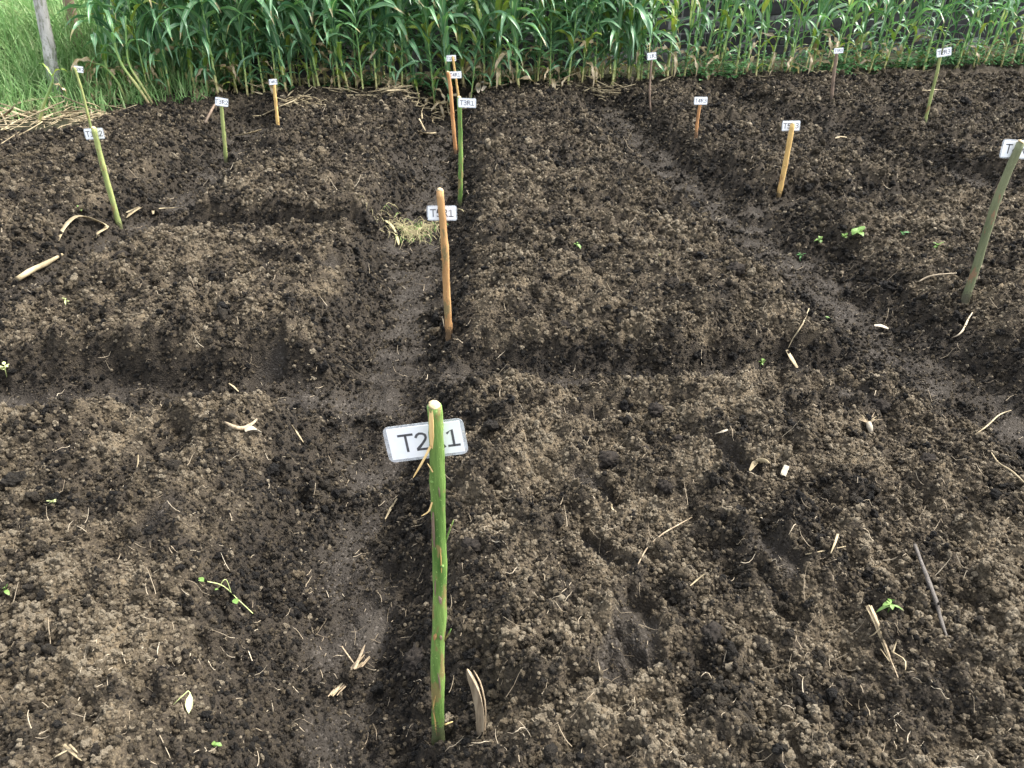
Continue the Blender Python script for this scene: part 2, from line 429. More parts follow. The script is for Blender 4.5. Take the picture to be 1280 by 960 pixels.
M_CUT = simple('fresh_cut_wood', [(0.3, (0.30, 0.22, 0.11)), (0.7, (0.52, 0.42, 0.25))], (90, 90, 90), 0.8)
M_SPLINT = simple('pale_splinter_wood', [(0.3, (0.58, 0.37, 0.13)), (0.7, (0.78, 0.58, 0.28))], (120, 120, 15), 0.7)
M_PAPER = simple('white_paper', [(0.3, (0.74, 0.76, 0.78)), (0.7, (0.82, 0.83, 0.84))], (40, 40, 40), 0.35, spec=0.5)
M_INK = simple('grey_print', [(0.3, (0.05, 0.05, 0.055)), (0.7, (0.11, 0.11, 0.12))], (90, 90, 90), 0.5)
def laminate_material():
    m, nt, b, o = new_mat('clear_laminate')
    b.inputs['Base Color'].default_value = (0.66, 0.69, 0.72, 1); b.inputs['Roughness'].default_value = 0.22
    tc = nd(nt, 'ShaderNodeTexCoord'); n = nd(nt, 'ShaderNodeTexNoise', Scale=60.0, Detail=3.0); nt.links.new(tc.outputs['Object'], n.inputs[0])
    r = ramp(nt, [(0.35, (0.25,) * 3), (0.75, (0.6,) * 3)], n.outputs[0]); nt.links.new(r.outputs[0], b.inputs['Alpha'])
    return m
M_LAM = laminate_material()
M_LEAF = leaf_material('maize_leaf', (0.050, 0.145, 0.070), (0.19, 0.375, 0.175), (0.46, 0.54, 0.38))
M_LEAFY = leaf_material('yellowing_maize_leaf', (0.13, 0.26, 0.04), (0.36, 0.42, 0.08), (0.45, 0.42, 0.18))
M_LEAFDRY = leaf_material('dried_maize_leaf', (0.22, 0.16, 0.085), (0.46, 0.36, 0.21), (0.5, 0.42, 0.27), 0.2)
M_STALK = None
def stalk_material():
    m, nt, b, o = new_mat('maize_stalk')
    tc = nd(nt, 'ShaderNodeTexCoord'); sp = nd(nt, 'ShaderNodeSeparateXYZ'); nt.links.new(tc.outputs['Object'], sp.inputs[0])
    n = nd(nt, 'ShaderNodeTexNoise', Scale=9.0, Detail=4.0); nt.links.new(tc.outputs['Object'], n.inputs[0])
    oi = nd(nt, 'ShaderNodeObjectInfo')
    s = math_n(nt, 'MULTIPLY_ADD', n.outputs[0], 0.55); nt.links.new(sp.outputs[2], nt.nodes[-1].inputs[2])
    s = math_n(nt, 'ADD', s, math_n(nt, 'MULTIPLY', oi.outputs['Random'], 0.25))
    r = ramp(nt, [(0.3, (0.24, 0.17, 0.09)), (0.48, (0.38, 0.36, 0.14)), (0.7, (0.22, 0.32, 0.09)), (1.0, (0.14, 0.26, 0.07))], s)
    nt.links.new(r.outputs[0], b.inputs['Base Color']); b.inputs['Roughness'].default_value = 0.55
    return m
M_STALK = stalk_material()
M_GRASS = simple('meadow_grass', [(0.2, (0.08, 0.18, 0.05)), (0.5, (0.18, 0.32, 0.11)), (0.64, (0.34, 0.42, 0.20)), (0.78, (0.46, 0.42, 0.28))], (9, 9, 2), 0.55, trans=0.3, detail=6.0)
M_WEED = simple('weed_leaf', [(0.25, (0.05, 0.15, 0.045)), (0.75, (0.13, 0.29, 0.10))], (9, 9, 9), 0.55, trans=0.25)
M_SEED = simple('seedling_leaf', [(0.25, (0.085, 0.19, 0.035)), (0.75, (0.22, 0.32, 0.095))], (60, 60, 60), 0.5, trans=0.25)
M_SEEDPALE = simple('pale_wilted_leaf', [(0.25, (0.42, 0.50, 0.17)), (0.75, (0.62, 0.66, 0.34))], (60, 60, 60), 0.6, trans=0.2)
M_BLOCK = simple('weathered_concrete_block', [(0.2, (0.014, 0.0145, 0.015)), (0.5, (0.026, 0.026, 0.028)), (0.85, (0.06, 0.06, 0.063))], (6, 6, 9), 0.95, bmp=0.9, detail=8.0, rand=0.3)
M_MORTAR = simple('pale_mortar', [(0.35, (0.04, 0.04, 0.04)), (0.65, (0.22, 0.22, 0.22))], (12, 12, 12), 0.95, bmp=0.5)
M_TWIG = stake_material('weathered_twig_bark', (0.10, 0.092, 0.085), (0.24, 0.225, 0.21), (0.07, 0.06, 0.055), 0.55)
M_POST = stake_material('weathered_post_wood', (0.26, 0.25, 0.235), (0.50, 0.48, 0.46), (0.17, 0.18, 0.13), 0.52)
M_ROT = simple('rotten_wood', [(0.25, (0.10, 0.075, 0.05)), (0.5, (0.26, 0.20, 0.13)), (0.8, (0.44, 0.36, 0.25))], (90, 90, 12), 0.85, bmp=0.6)
M_CHIP = simple('white_chip', [(0.3, (0.22, 0.19, 0.14)), (0.7, (0.42, 0.37, 0.29))], (60, 60, 60), 0.8, bmp=0.3)

# ------------------------------------------------------------------ ground: one sheet, fine where it is near
def half_w(y): return 0.9 + 0.68 * np.maximum(y, 0.8)
def build_ground():
    ys = [-35, -12, -4, -1.5, -0.4, 0.2, 0.5, 0.7]
    y = 0.8
    while y < 10.9:
        ys.append(y); y += 0.0042 * (y + 0.35)
    ys += [11.1, 11.5, 12, 13, 15, 20, 32, 48, 60]
    ys = np.array(ys)
    uf = np.linspace(-1, 1, 1001)
    us = np.concatenate([[-6, -5, -4, -1.7, -1.25, -1.08], uf, [1.08, 1.25, 1.7, 4, 5, 6]])
    X = us[None, :] * half_w(ys)[:, None]
    far = np.sign(us) * np.interp(np.abs(us), [0, 4, 5, 6], [0, 0, 48, 60])
    X = np.where(np.abs(us)[None, :] >= 4, np.sign(us)[None, :] * np.maximum(np.abs(far)[None, :], 1.9 * half_w(ys)[:, None] * 0 + np.abs(us)[None, :] * 8), np.clip(X, -30, 30)).ravel(); Y = np.repeat(ys, len(us))
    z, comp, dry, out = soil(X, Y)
    n, m = len(ys), len(us)
    V = np.stack([X, Y, z], 1).astype(np.float32)
    i = np.arange((n - 1) * (m - 1)); r = i // (m - 1); c = i % (m - 1); a = r * m + c
    Fc = np.stack([a, a + 1, a + m + 1, a + m], 1).astype(np.int32)
    me = bpy.data.meshes.new('ground')
    me.vertices.add(len(V)); me.vertices.foreach_set('co', V.ravel())
    me.loops.add(Fc.size); me.loops.foreach_set('vertex_index', Fc.ravel())
    me.polygons.add(len(Fc)); me.polygons.foreach_set('loop_start', np.arange(len(Fc), dtype=np.int32) * 4)
    me.update(calc_edges=True)
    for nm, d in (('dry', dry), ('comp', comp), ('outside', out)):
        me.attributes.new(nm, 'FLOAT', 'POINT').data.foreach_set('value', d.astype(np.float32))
    me.materials.append(M_SOIL); me.shade_smooth(); me.update()
    o = obj('ground', me)
    tag(o, 'dark tilled soil thrown up in beds between trodden furrows', 'ground', kind='structure')
build_ground()

# ------------------------------------------------------------------ soil crumbs (uncountable)
def crumb_proto(k):
    bm = bmesh.new()
    def blob(c, r, sub, seed):
        g = bmesh.ops.create_icosphere(bm, subdivisions=sub, radius=1.0)
        st = [random.uniform(0.75, 1.25) for _ in range(3)]
        for v in g['verts']:
            p = np.array(v.co)
            d = 1 + 0.22 * math.sin(3.1 * p[0] + seed) * math.cos(2.7 * p[1] + seed * 2) + 0.16 * math.sin(5.3 * p[2] + 4.1 * p[0] + seed * 3) + random.uniform(-0.15, 0.15)
            v.co = Vector((p[0] * st[0], p[1] * st[1], p[2] * st[2])) * d * r + Vector(c)
    if k < 5: blob((0, 0, 0), 1.0, 2 if k < 2 else 1, k * 1.7)
    else:
        blob((0, 0, 0), 0.75, 2, k)
        for j in range(6):
            a = random.uniform(0, 6.28); rr = random.uniform(0.5, 1.0)
            blob((math.cos(a) * rr, math.sin(a) * rr, random.uniform(-0.3, 0.45)), random.uniform(0.28, 0.55), 1, k + j)
    me = bpy.data.meshes.new('crumb'); bm.to_mesh(me); bm.free()
    me.materials.append(M_CRUMB)
    if k % 2 == 0: me.shade_smooth()
    return me

proto_col = bpy.data.collections.new('crumb_shapes')
for k in range(8):
    proto_col.objects.link(bpy.data.objects.new('crumb_shape_%d' % k, crumb_proto(k)))

def build_crumbs():
    X, Y, S, D, K = [], [], [], [], []
    edges = np.concatenate([np.arange(0.85, 2.0, 0.05), np.geomspace(2.0, 10.4, 60)])
    for y0, y1 in zip(edges[:-1], edges[1:]):
        ym = (y0 + y1) / 2; w = float(half_w(ym))
        dens = 16000 * min(1, (1.8 / ym) ** 1.35)
        n = int(dens * 2 * w * (y1 - y0))
        x = rng.uniform(-w, w, n); y = rng.uniform(y0, y1, n)
        X.append(x); Y.append(y)
        S.append(0.0037 * max(1, ym / 1.9) ** 0.52 * np.clip(np.exp(rng.normal(0, 0.42, n)), .4, 2.3))
    X, Y, S = map(np.concatenate, (X, Y, S))
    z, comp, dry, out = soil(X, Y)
    big = noise(X * 2.6, Y * 2.6, 41)
    keep = (rng.uniform(0, 1, len(X)) > comp * 0.5) & (out < 0.5)
    X, Y, S, z, dry, big, comp = (a[keep] for a in (X, Y, S, z, dry, big, comp))
    S = S * (1 + 0.35 * np.clip(big, -0.7, 1)) * (1 - 0.6 * comp)
    n = len(X)
    K = rng.integers(0, 5, n); cl = rng.uniform(0, 1, n) < 0.20
    K[cl] = rng.integers(5, 8, cl.sum()); S[cl] *= 1.6; bg_ = cl & (rng.uniform(0, 1, n) < 0.05) & (comp < .3); S[bg_] *= 1.9
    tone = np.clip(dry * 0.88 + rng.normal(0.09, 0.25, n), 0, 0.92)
    tone = tone + 0.22 * sstep(0.15, 0.6, comp)
    tone = tone - 0.12 * np.clip(S / 0.008 - 1, 0, 2) * (Y < 4)
    pale = rng.uniform(0, 1, n) < 0.02
    tone[pale] = 1.15
    me = bpy.data.meshes.new('soil_crumbs')
    me.vertices.add(n)
    me.vertices.foreach_set('co', np.stack([X, Y, z + S * rng.uniform(0.0, 0.9, n)], 1).astype(np.float32).ravel())
    def attr(nm, ty, d, key='value'):
        me.attributes.new(nm, ty, 'POINT').data.foreach_set(key, np.ascontiguousarray(d).ravel())
    attr('rot', 'FLOAT_VECTOR', rng.uniform(0, 6.28, (n, 3)).astype(np.float32), 'vector')
    attr('scl', 'FLOAT', S.astype(np.float32)); attr('dry', 'FLOAT', tone.astype(np.float32)); attr('idx', 'INT', K.astype(np.int32))
    me.update()
    o = obj('soil_crumbs', me); tag(o, 'loose brown crumbs of soil strewn over the tilled beds', 'soil crumbs', kind='stuff')
    g = bpy.data.node_groups.new('scatter_crumbs', 'GeometryNodeTree')
    g.interface.new_socket('Geometry', in_out='INPUT', socket_type='NodeSocketGeometry')
    g.interface.new_socket('Geometry', in_out='OUTPUT', socket_type='NodeSocketGeometry')
    N, L = g.nodes, g.links
    gi, go = N.new('NodeGroupInput'), N.new('NodeGroupOutput')
    ci = N.new('GeometryNodeCollectionInfo'); ci.inputs['Collection'].default_value = proto_col
    ci.inputs['Separate Children'].default_value = True; ci.inputs['Reset Children'].default_value = True
    ip = N.new('GeometryNodeInstanceOnPoints'); ip.inputs['Pick Instance'].default_value = True
    def na(nm, ty):
        a = N.new('GeometryNodeInputNamedAttribute'); a.data_type = ty; a.inputs['Name'].default_value = nm; return a.outputs[0]
    L.new(gi.outputs[0], ip.inputs['Points']); L.new(ci.outputs[0], ip.inputs['Instance'])
    L.new(na('idx', 'INT'), ip.inputs['Instance Index']); L.new(na('scl', 'FLOAT'), ip.inputs['Scale'])
    L.new(na('rot', 'FLOAT_VECTOR'), ip.inputs['Rotation']); L.new(ip.outputs[0], go.inputs[0])
    md = o.modifiers.new('scatter', 'NODES'); md.node_group = g
    print('crumbs', n)
build_crumbs()

# ------------------------------------------------------------------ fine fibres over the soil (uncountable)
def build_fibres():
    mb = MB(); n = 3900
    y = 0.9 * (10.0 / 0.9) ** rng.uniform(0, 1, n); x = rng.uniform(-1, 1, n) * half_w(y)
    m = 5; P = np.zeros((n, m, 2)); LL = np.array([random.uniform(0.012, 0.085) * random.uniform(.4, 1) for _ in range(n)]) * (0.8 + 0.12 * y)
    a = rng.uniform(0, 6.28, n); bend = rng.uniform(-1.3, 1.3, n); px, py = x.copy(), y.copy()
    for k in range(m):
        P[:, k, 0] = px; P[:, k, 1] = py; px = px + np.cos(a) * LL / m; py = py + np.sin(a) * LL / m; a = a + bend / m
    Z = soil(P[:, :, 0].ravel(), P[:, :, 1].ravel())[0].reshape(n, m)
    Z = np.maximum(Z, Z.mean(1, keepdims=True) - 0.004)
    for i in range(n):
        tilt = random.choice([0, 0, 0, 0.35, 0.8]) * LL[i]
        r = random.uniform(0.0004, 0.0011) * (0.9 + 0.16 * y[i])
        mb.tube([(P[i, k, 0], P[i, k, 1], float(Z[i, k]) + 0.003 + r + tilt * k / m) for k in range(m)], [r, r, r, r * .8, r * .4], 3, caps=False)
    o = mb.build('root_fibres', M_FIBRE); tag(o, 'fine pale root fibres scattered over the soil', 'root fibres', kind='stuff')
build_fibres()

# ------------------------------------------------------------------ block wall behind the maize
def build_wall():
    ang = math.atan2(0.28, 1.0); root = empty('block_wall', (-3.6, 11.35 - 0.28 * 3.6, 0.0), (0, 0, ang))
    tag(root, 'weathered grey concrete block wall standing behind the maize', 'wall')
    BL, BH, J, T = 0.40, 0.20, 0.014, 0.14
    def block(w, k):
        bm = bmesh.new(); bmesh.ops.create_cube(bm, size=1)
        for v in bm.verts: v.co = Vector((v.co.x * (w - J), v.co.y * T, v.co.z * (BH - J)))
        bmesh.ops.bevel(bm, geom=bm.edges[:], offset=0.008, segments=1, affect='EDGES')
        rr = random.Random(k)
        for v in bm.verts: v.co += Vector((rr.uniform(-1, 1), rr.uniform(-1, 1), rr.uniform(-1, 1))) * 0.004
        me = bpy.data.meshes.new('block'); bm.to_mesh(me); bm.free(); me.materials.append(M_BLOCK); return me
    full = [block(BL, k) for k in range(5)]; half = block(BL / 2, 9)
    ncol = 36
    for c in range(7):
        off = (c % 2) * BL / 2
        for k in range(ncol):
            obj('block', random.choice(full), root, (off + (k + 0.5) * BL, random.uniform(-0.012, 0.012), 0.02 + (c + 0.5) * BH), (0, 0, random.uniform(-0.01, 0.01)))
        obj('block', half, root, ((BL / 4) if off else ncol * BL + BL / 4, 0, 0.02 + (c + 0.5) * BH))
    bm = bmesh.new(); bmesh.ops.create_cube(bm, size=1)
    for v in bm.verts: v.co = Vector(((v.co.x + 0.5) * (ncol * BL + BL / 2) * 0.9985 + 0.01, v.co.y * (T - 0.016), (v.co.z + 0.5) * 1.425 - 0.03))
    me = bpy.data.meshes.new('mortar'); bm.to_mesh(me); bm.free(); me.materials.append(M_MORTAR)
    obj('mortar', me, root)
build_wall()

# ------------------------------------------------------------------ maize
def maize_leaf(L, W, a0, bend, power, wave, roll, seed, mat, seg=14):
    rr = random.Random(seed); v, f = [], []; r = z = 0.0; across, along = [], []
    ph = rr.uniform(0, 6.28); sw = rr.uniform(-0.5, 0.5)
    for i in range(seg + 1):
        s = i / seg; an = a0 + bend * s ** power
        if i: r += math.sin(an) * L / seg; z += math.cos(an) * L / seg
        w = W * (min(1, 0.45 + 3.2 * s) * (1 - s ** 2.6)) * 0.5 + 0.001
        up = (-math.cos(an), math.sin(an)); y0 = sw * L * 0.25 * s * s; tw = roll * s
        for k in (-1, -0.5, 0, 0.5, 1):
            lat = k * w; lift = abs(k) ** 1.3 * w * 0.45 + (wave * W * math.sin(ph + s * 17 + (1.6 if k > 0 else 0)) * max(0, abs(k) - 0.3) * s * (1 - s) * 3)
            la, li = lat * math.cos(tw) - lift * math.sin(tw), lat * math.sin(tw) + lift * math.cos(tw)
            v.append((r + up[0] * li, y0 + la, z + up[1] * li)); across.append(abs(k)); along.append(s)
    for i in range(seg):
        for k in range(4):
            a = i * 5 + k; f.append((a, a + 1, a + 6, a + 5))
    me = mesh('leaf', v, f, mat)
    me.attributes.new('across', 'FLOAT', 'POINT').data.foreach_set('value', np.array(across, np.float32))
    me.attributes.new('along', 'FLOAT', 'POINT').data.foreach_set('value', np.array(along, np.float32))
    return me

LEAVES = []
for k in range(14):
    LEAVES.append(maize_leaf(random.uniform(.5, .78), random.uniform(.044, .068), R(random.uniform(8, 22)), R(random.uniform(105, 160)),
                             random.uniform(.8, 1.7), random.uniform(.25, .6), random.uniform(-.9, .9), k, M_LEAF))
UPRIGHT = [maize_leaf(random.uniform(.5, .7), random.uniform(.05, .075), R(random.uniform(8, 18)), R(random.uniform(25, 70)), 1.7, .3, random.uniform(-.8, .8), 50 + k, M_LEAF) for k in range(4)]
YELLOW = [maize_leaf(random.uniform(.4, .55), random.uniform(.05, .07), R(random.uniform(14, 28)), R(random.uniform(60, 130)), 1.5, .4, random.uniform(-.8, .8), 70 + k, M_LEAFY) for k in range(3)]
DRYL = [maize_leaf(random.uniform(.3, .5), random.uniform(.03, .055), R(random.uniform(25, 50)), R(random.uniform(110, 150)), random.uniform(.5, .9), .9, random.uniform(-2.2, 2.2), 90 + k, M_LEAFDRY) for k in range(5)]

def stalk_mesh(h, r0, seed):
    rr = random.Random(seed); mb = MB(); pts, rad = [], []
    z = -0.06
    node = 0.06
    while z < h:
        t = max(0, z) / h; r = r0 * (1 - 0.62 * t)
        for dz, k in ((0, 1.0), (node * .86, 0.93), (node * .93, 1.22), (node * .99, 1.1)):
            if z + dz <= h: pts.append((0, 0, z + dz)); rad.append(r * k)
        z += node; node = min(0.15, node * 1.28)
    mb.tube(pts, rad, 7)
    for k in range(5):            # brace roots
        a = k * 1.26 + rr.uniform(-.3, .3)
        mb.tube([(math.cos(a) * r0 * .8, math.sin(a) * r0 * .8, 0.045), (math.cos(a) * (r0 + .018), math.sin(a) * (r0 + .018), 0.015), (math.cos(a) * (r0 + .03), math.sin(a) * (r0 + .03), -0.03)], [.004, .0035, .003], 4)
    return mesh('stalk', mb.v, mb.f, M_STALK)
STALKS = [stalk_mesh(h, r, k) for k, (h, r) in enumerate([(1.75, .014), (1.6, .012), (1.85, .016), (1.5, .011)])]

def maize(x, y, size, lean, thin=False, yellow=0.0, dry=0.5, low=0.10):
    zg = float(soil(np.array([x]), np.array([y]), False)[0][0])
    root = empty('maize_plant', (x, y, zg), (lean[1], lean[0], random.uniform(-.3, .3)))
    obj('stalk', random.choice(STALKS), root, scl=(size, size, size), rot=(0, 0, random.uniform(0, 6.28)))
    az = random.uniform(0, 6.28); h = low * random.uniform(.8, 1.3); k = 0
    for j in range(random.choice([2, 3, 3, 4]) if random.random() < dry else 0):
        obj('dry_leaf', random.choice(DRYL), root, (0, 0, random.uniform(.06, .5) * size), (0, 0, random.uniform(0, 6.28)), random.uniform(.6, 1.1) * size)
    while h < 1.5:
        t = h / 1.5
        me = random.choice(YELLOW if random.random() < yellow * (1 - t) else UPRIGHT if (t > .8 or random.random() < .18) else LEAVES)
        s = (0.55 + 0.75 * min(1, t * 2.2)) * random.uniform(.85, 1.1) * (0.8 if thin else 1.0)
        obj('leaf', me, root, (0, 0, h * size), (0, 0, az + math.pi * k + random.uniform(-.45, .45)), s * size)
        h += (random.uniform(.055, .105) if not thin else random.uniform(.08, .14)); k += 1
    return root

ONES = ['', 'first', 'second', 'third', 'fourth', 'fifth', 'sixth', 'seventh', 'eighth', 'ninth', 'tenth', 'eleventh', 'twelfth', 'thirteenth',
        'fourteenth', 'fifteenth', 'sixteenth', 'seventeenth', 'eighteenth', 'nineteenth']
def ordinal(n):
    if n < 20: return ONES[n]
    t, o = divmod(n, 10)
    return (['', '', 'twentieth', 'thirtieth', 'fortieth', 'fiftieth', 'sixtieth', 'seventieth'][t] if o == 0
            else ['', '', 'twenty', 'thirty', 'forty', 'fifty', 'sixty', 'seventy'][t] + '-' + ONES[o])

def build_maize():
    xs, x = [], -4.35
    while x < 8.0:
        xs.append(x); x += random.uniform(.11, .24) if x < 1.7 else random.uniform(.13, .28)
    for i, x in enumerate(xs):
        right = x > 1.7
        lean = (random.gauss(.06 if right else 0.0, .06), random.gauss(0, .04))
        y = float(field_line(np.array(x))) + random.uniform(-.05, .16)
        p = maize(x, y, random.uniform(.8, 1.08), lean, right, .35 if right else .22, .75, .13)
        look = ('thin' if right else 'leafy') + (' leaning' if abs(lean[0]) > .08 else ' upright')
        n = len(xs) - i
        if i + 1 <= n: w = '%s from the grassy left end of the front row' % ordinal(i + 1)
        else: w = '%s from the right end of the front row' % ordinal(n)
        tag(p, '%s green maize plant, %s' % (look, w), 'maize plant', 'maize plants of the front row')
    for row, off, x0, x1, sp in ((2, .32, -4.2, 1.9, .2), (3, .66, -4.3, 1.7, .18), (4, 1.02, -4.4, 1.6, .2), (5, .38, 2.0, 8.4, .24), (6, .8, 2.0, 8.6, .5)):
        x = x0; cnt = 0
        while x < x1:
            cnt += 1
            y = float(field_line(np.array(x))) + off + random.uniform(-.09, .09)
            p = maize(x, y, random.uniform(.75, 1.12), (random.gauss(.04 if x > 1.8 else 0, .05), random.gauss(0, .04)), x > 1.8, .12, .35, .16)
            lab = {2: '%s maize plant from the left in the second row, left of the bare wall' % ordinal(cnt), 3: 'maize plant almost hidden in the third row, left and centre', 4: 'maize plant almost hidden in the last row, left and centre',
                   5: '%s maize plant from the left in the second row before the block wall' % ordinal(cnt), 6: 'sparse maize plant in the last row close to the block wall'}[row]
            tag(p, lab, 'maize plant', 'maize plants of the back rows')
            x += sp * random.uniform(.7, 1.35)
build_maize()

# ------------------------------------------------------------------ grass, weeds and litter (uncountable)
def build_grass():
    v, f = [], []; n = 19000
    x = rng.uniform(-9.5, -3.3, n); y = rng.uniform(7.45, 14.5, n)
    edge = 7.75 + 0.85 * np.clip((x + 4.9) / 1.4, 0, 1.25) + 0.12 * noise(x * 3, y * 3, 51)
    m = (y > edge) & ((x < -4.2) | (y < 10.5) | (y > 11)); x, y, e = x[m], y[m], edge[m]
    zg = soil(x, y, False)[0]
    for i in range(len(x)):
        d = y[i] - e[i]
        h = min(1.25, 0.22 + 0.42 * d) * random.uniform(.55, 1.25); w = random.uniform(.005, .011) * (1 + .25 * d)
        a = random.uniform(0, 6.28); lean = random.uniform(.2, 1.25) * h; c, s = math.cos(a), math.sin(a); b = random.uniform(.5, 1.2)
        k = len(v)
        for t in (0, .4, .75, 1.0):
            o = lean * t ** 1.8; zz = zg[i] - .02 + h * (t - 0.32 * b * t ** 3 * lean / h)
            ww = w * (1 - t ** 1.6) + .0006
            v.append((x[i] + c * o - s * ww, y[i] + s * o + c * ww, zz)); v.append((x[i] + c * o + s * ww, y[i] + s * o - c * ww, zz))
        f += [(k, k + 1, k + 3, k + 2), (k + 2, k + 3, k + 5, k + 4), (k + 4, k + 5, k + 7, k + 6)]
    o = obj('meadow_grass', mesh('meadow_grass', v, f, M_GRASS)); tag(o, 'tall rough green grass at the left edge of the plot', 'grass', kind='stuff')

def leaf_quad(mb, p, d, L, W, droop=0.3):
    """small pointed leaf: base p, direction d (unit), folded"""
    d = Vector(d).normalized(); side = d.cross(Vector((0, 0, 1)))
    side = side.normalized() if side.length > .05 else Vector((1, 0, 0)); up = side.cross(d)
    v = []
    for t, w in ((0, .08), (.3, .85), (.6, 1.0), (.85, .55), (1.0, .02)):
        c = Vector(p) + d * L * t - Vector((0, 0, 1)) * droop * L * t * t
        v += [c - side * W / 2 * w + up * W * .12 * w, c, c + side * W / 2 * w + up * W * .12 * w]
    f = []
    for i in range(4):
        a = i * 3; f += [(a, a + 1, a + 4, a + 3), (a + 1, a + 2, a + 5, a + 4)]
    mb.add(v, f)

def build_weeds():
    mb = MB()
    for i in range(900):
        x = random.uniform(-4.2, 8.0)
        r = random.random()
        if x < 2.0 and r < .7: continue
        if x < -1 and r < .6: continue
        y = float(field_line(np.array(x))) + random.uniform(-.12 if x > 0 else .1, 0.75)
        if noise(np.array([x * 1.3]), np.array([y * 1.3]), 61)[0] < -.15 and x < 4: continue
        z = float(soil(np.array([x]), np.array([y]), False)[0][0]); h = random.uniform(.06, .26) * (1.25 if x > 2 else 1)
        for k in range(random.randint(6, 12)):
            a = random.uniform(0, 6.28); e = random.uniform(-.1, .9); hh = h * random.uniform(.2, 1)
            leaf_quad(mb, (x + random.uniform(-.05, .05), y + random.uniform(-.05, .05), z + hh), (math.cos(a) * math.cos(e), math.sin(a) * math.cos(e), math.sin(e)), random.uniform(.05, .11), random.uniform(.025, .055))
    o = mb.build('weed_cover', M_WEED); tag(o, 'low green broadleaf weeds along the foot of the maize', 'weeds', kind='stuff')

def straw_strands(mb, n, cx, cy, sx, sy, ztop, lmin, lmax, ribbon=.5):
    for i in range(n):
        gx, gy = random.gauss(0, .5), random.gauss(0, .5)
        x, y = cx + gx * sx, cy + gy * sy
        z = float(soil(np.array([x]), np.array([y]), False)[0][0]) + .008 + max(0, ztop * math.exp(-1.6 * (gx * gx + gy * gy))) * random.uniform(0, 1)
        L = random.uniform(lmin, lmax); a = random.gauss(0, 1.0) + (math.pi if random.random() < .5 else 0); b = random.uniform(-.7, .7); p = []
        px, py, pz = x - math.cos(a) * L / 2, y - math.sin(a) * L / 2, z + random.uniform(-.01, .01)
        dz = random.gauss(0, .22)
        for k in range(6):
            p.append([px, py, pz]); px += math.cos(a) * L / 5; py += math.sin(a) * L / 5; pz += dz * L / 5; a += b / 5
        for q, g in zip(p, soil(np.array([q[0] for q in p]), np.array([q[1] for q in p]), False)[0]): q[2] = max(q[2], float(g) + .006)
        if random.random() < ribbon:
            w = random.uniform(.008, .026); mb.ribbon(p, [w * .5, w, w, w * .9, w * .6, .002], curl=random.uniform(-.6, .6), twist=random.uniform(-2.5, 2.5))
        else:
            r = random.uniform(.003, .008); mb.tube(p, [r, r, r, r * .95, r * .9, r * .7], 5)

def build_straw():
    mb = MB()
    for i in range(300):
        x = random.uniform(-3.6, 5.5)
        if x > 1.0 and random.random() < .5: continue
        y = float(field_line(np.array(x))) + random.gauss(-.02, .07)
        straw_strands(mb, 1, x, y, .02, .02, .02, .08, .42, .55)
    o = mb.build('straw_litter', M_STRAW); tag(o, 'thin line of dry straw litter along the foot of the maize', 'straw', kind='stuff')
    def heap(name, label, uvs, n, sx, sy, zt, lmin, lmax, cat='straw heap'):
        mb = MB(); c = ground(*uvs[0])
        for k, uv in enumerate(uvs):
            g = ground(*uv); straw_strands(mb, n // len(uvs), g.x, g.y, sx, sy, zt, lmin, lmax)
        o = mb.build(name, M_STRAW); tag(o, label, cat, 'heaps of dry straw', 'stuff')
        return o
    heap('straw_heap', 'big tangled heap of dry straw beside the grass at the left', [(12, 158), (45, 148), (78, 140), (25, 168)], 150, .8, .6, .12, .12, .5)
    heap('straw_heap', 'heap of dry maize straw below the front row beside the centre stakes', [(500, 124), (480, 126), (520, 125)], 110, .45, .18, .16, .1, .4)
    heap('straw_heap', 'small pale straw wad below the yellowing maize left of centre', [(365, 136), (380, 131)], 40, .25, .12, .08, .1, .35)
    heap('straw_heap', 'flat streak of straw on the soil below the maize right of centre', [(762, 118), (750, 120)], 26, .35, .08, .05, .2, .5)
    heap('straw_heap', 'loose straw strewn in front of the tall grass by the leaning stakes', [(100, 150), (118, 147)], 34, .4, .18, .06, .15, .45)

build_grass(); build_weeds(); build_straw()

# ------------------------------------------------------------------ fence posts in the grass
def fence_post(u0, v0, u1, v1, Y, r, mat, label):
    a, b = at_depth(u0, v0, Y), at_depth(u1, v1, Y)
    d = (a - b).normalized(); base = b - d * (b.z / d.z + .15); top = b + d * (1.75 / d.z)
    mb = MB(); n = 16; pts = [base.lerp(top, k / (n - 1)) - base + Vector((random.uniform(-.008, .008), random.uniform(-.008, .008), 0)) for k in range(n)]
    mb.tube(pts, [r * (1.12 - .22 * k / n) * random.uniform(.92, 1.08) for k in range(n)], 11, wob=.06)
    o = mb.build('fence_post', mat, loc=base); tag(o, label, 'post', 'posts in the grass')
fence_post(48, 0, 66, 85, 8.75, .062, M_POST, 'thick grey weathered wooden post standing in the grass at far left')
fence_post(88, 10, 104, 80, 9.9, .055, M_GREYBARK, 'thinner brown wooden post right of the grey post in the grass')

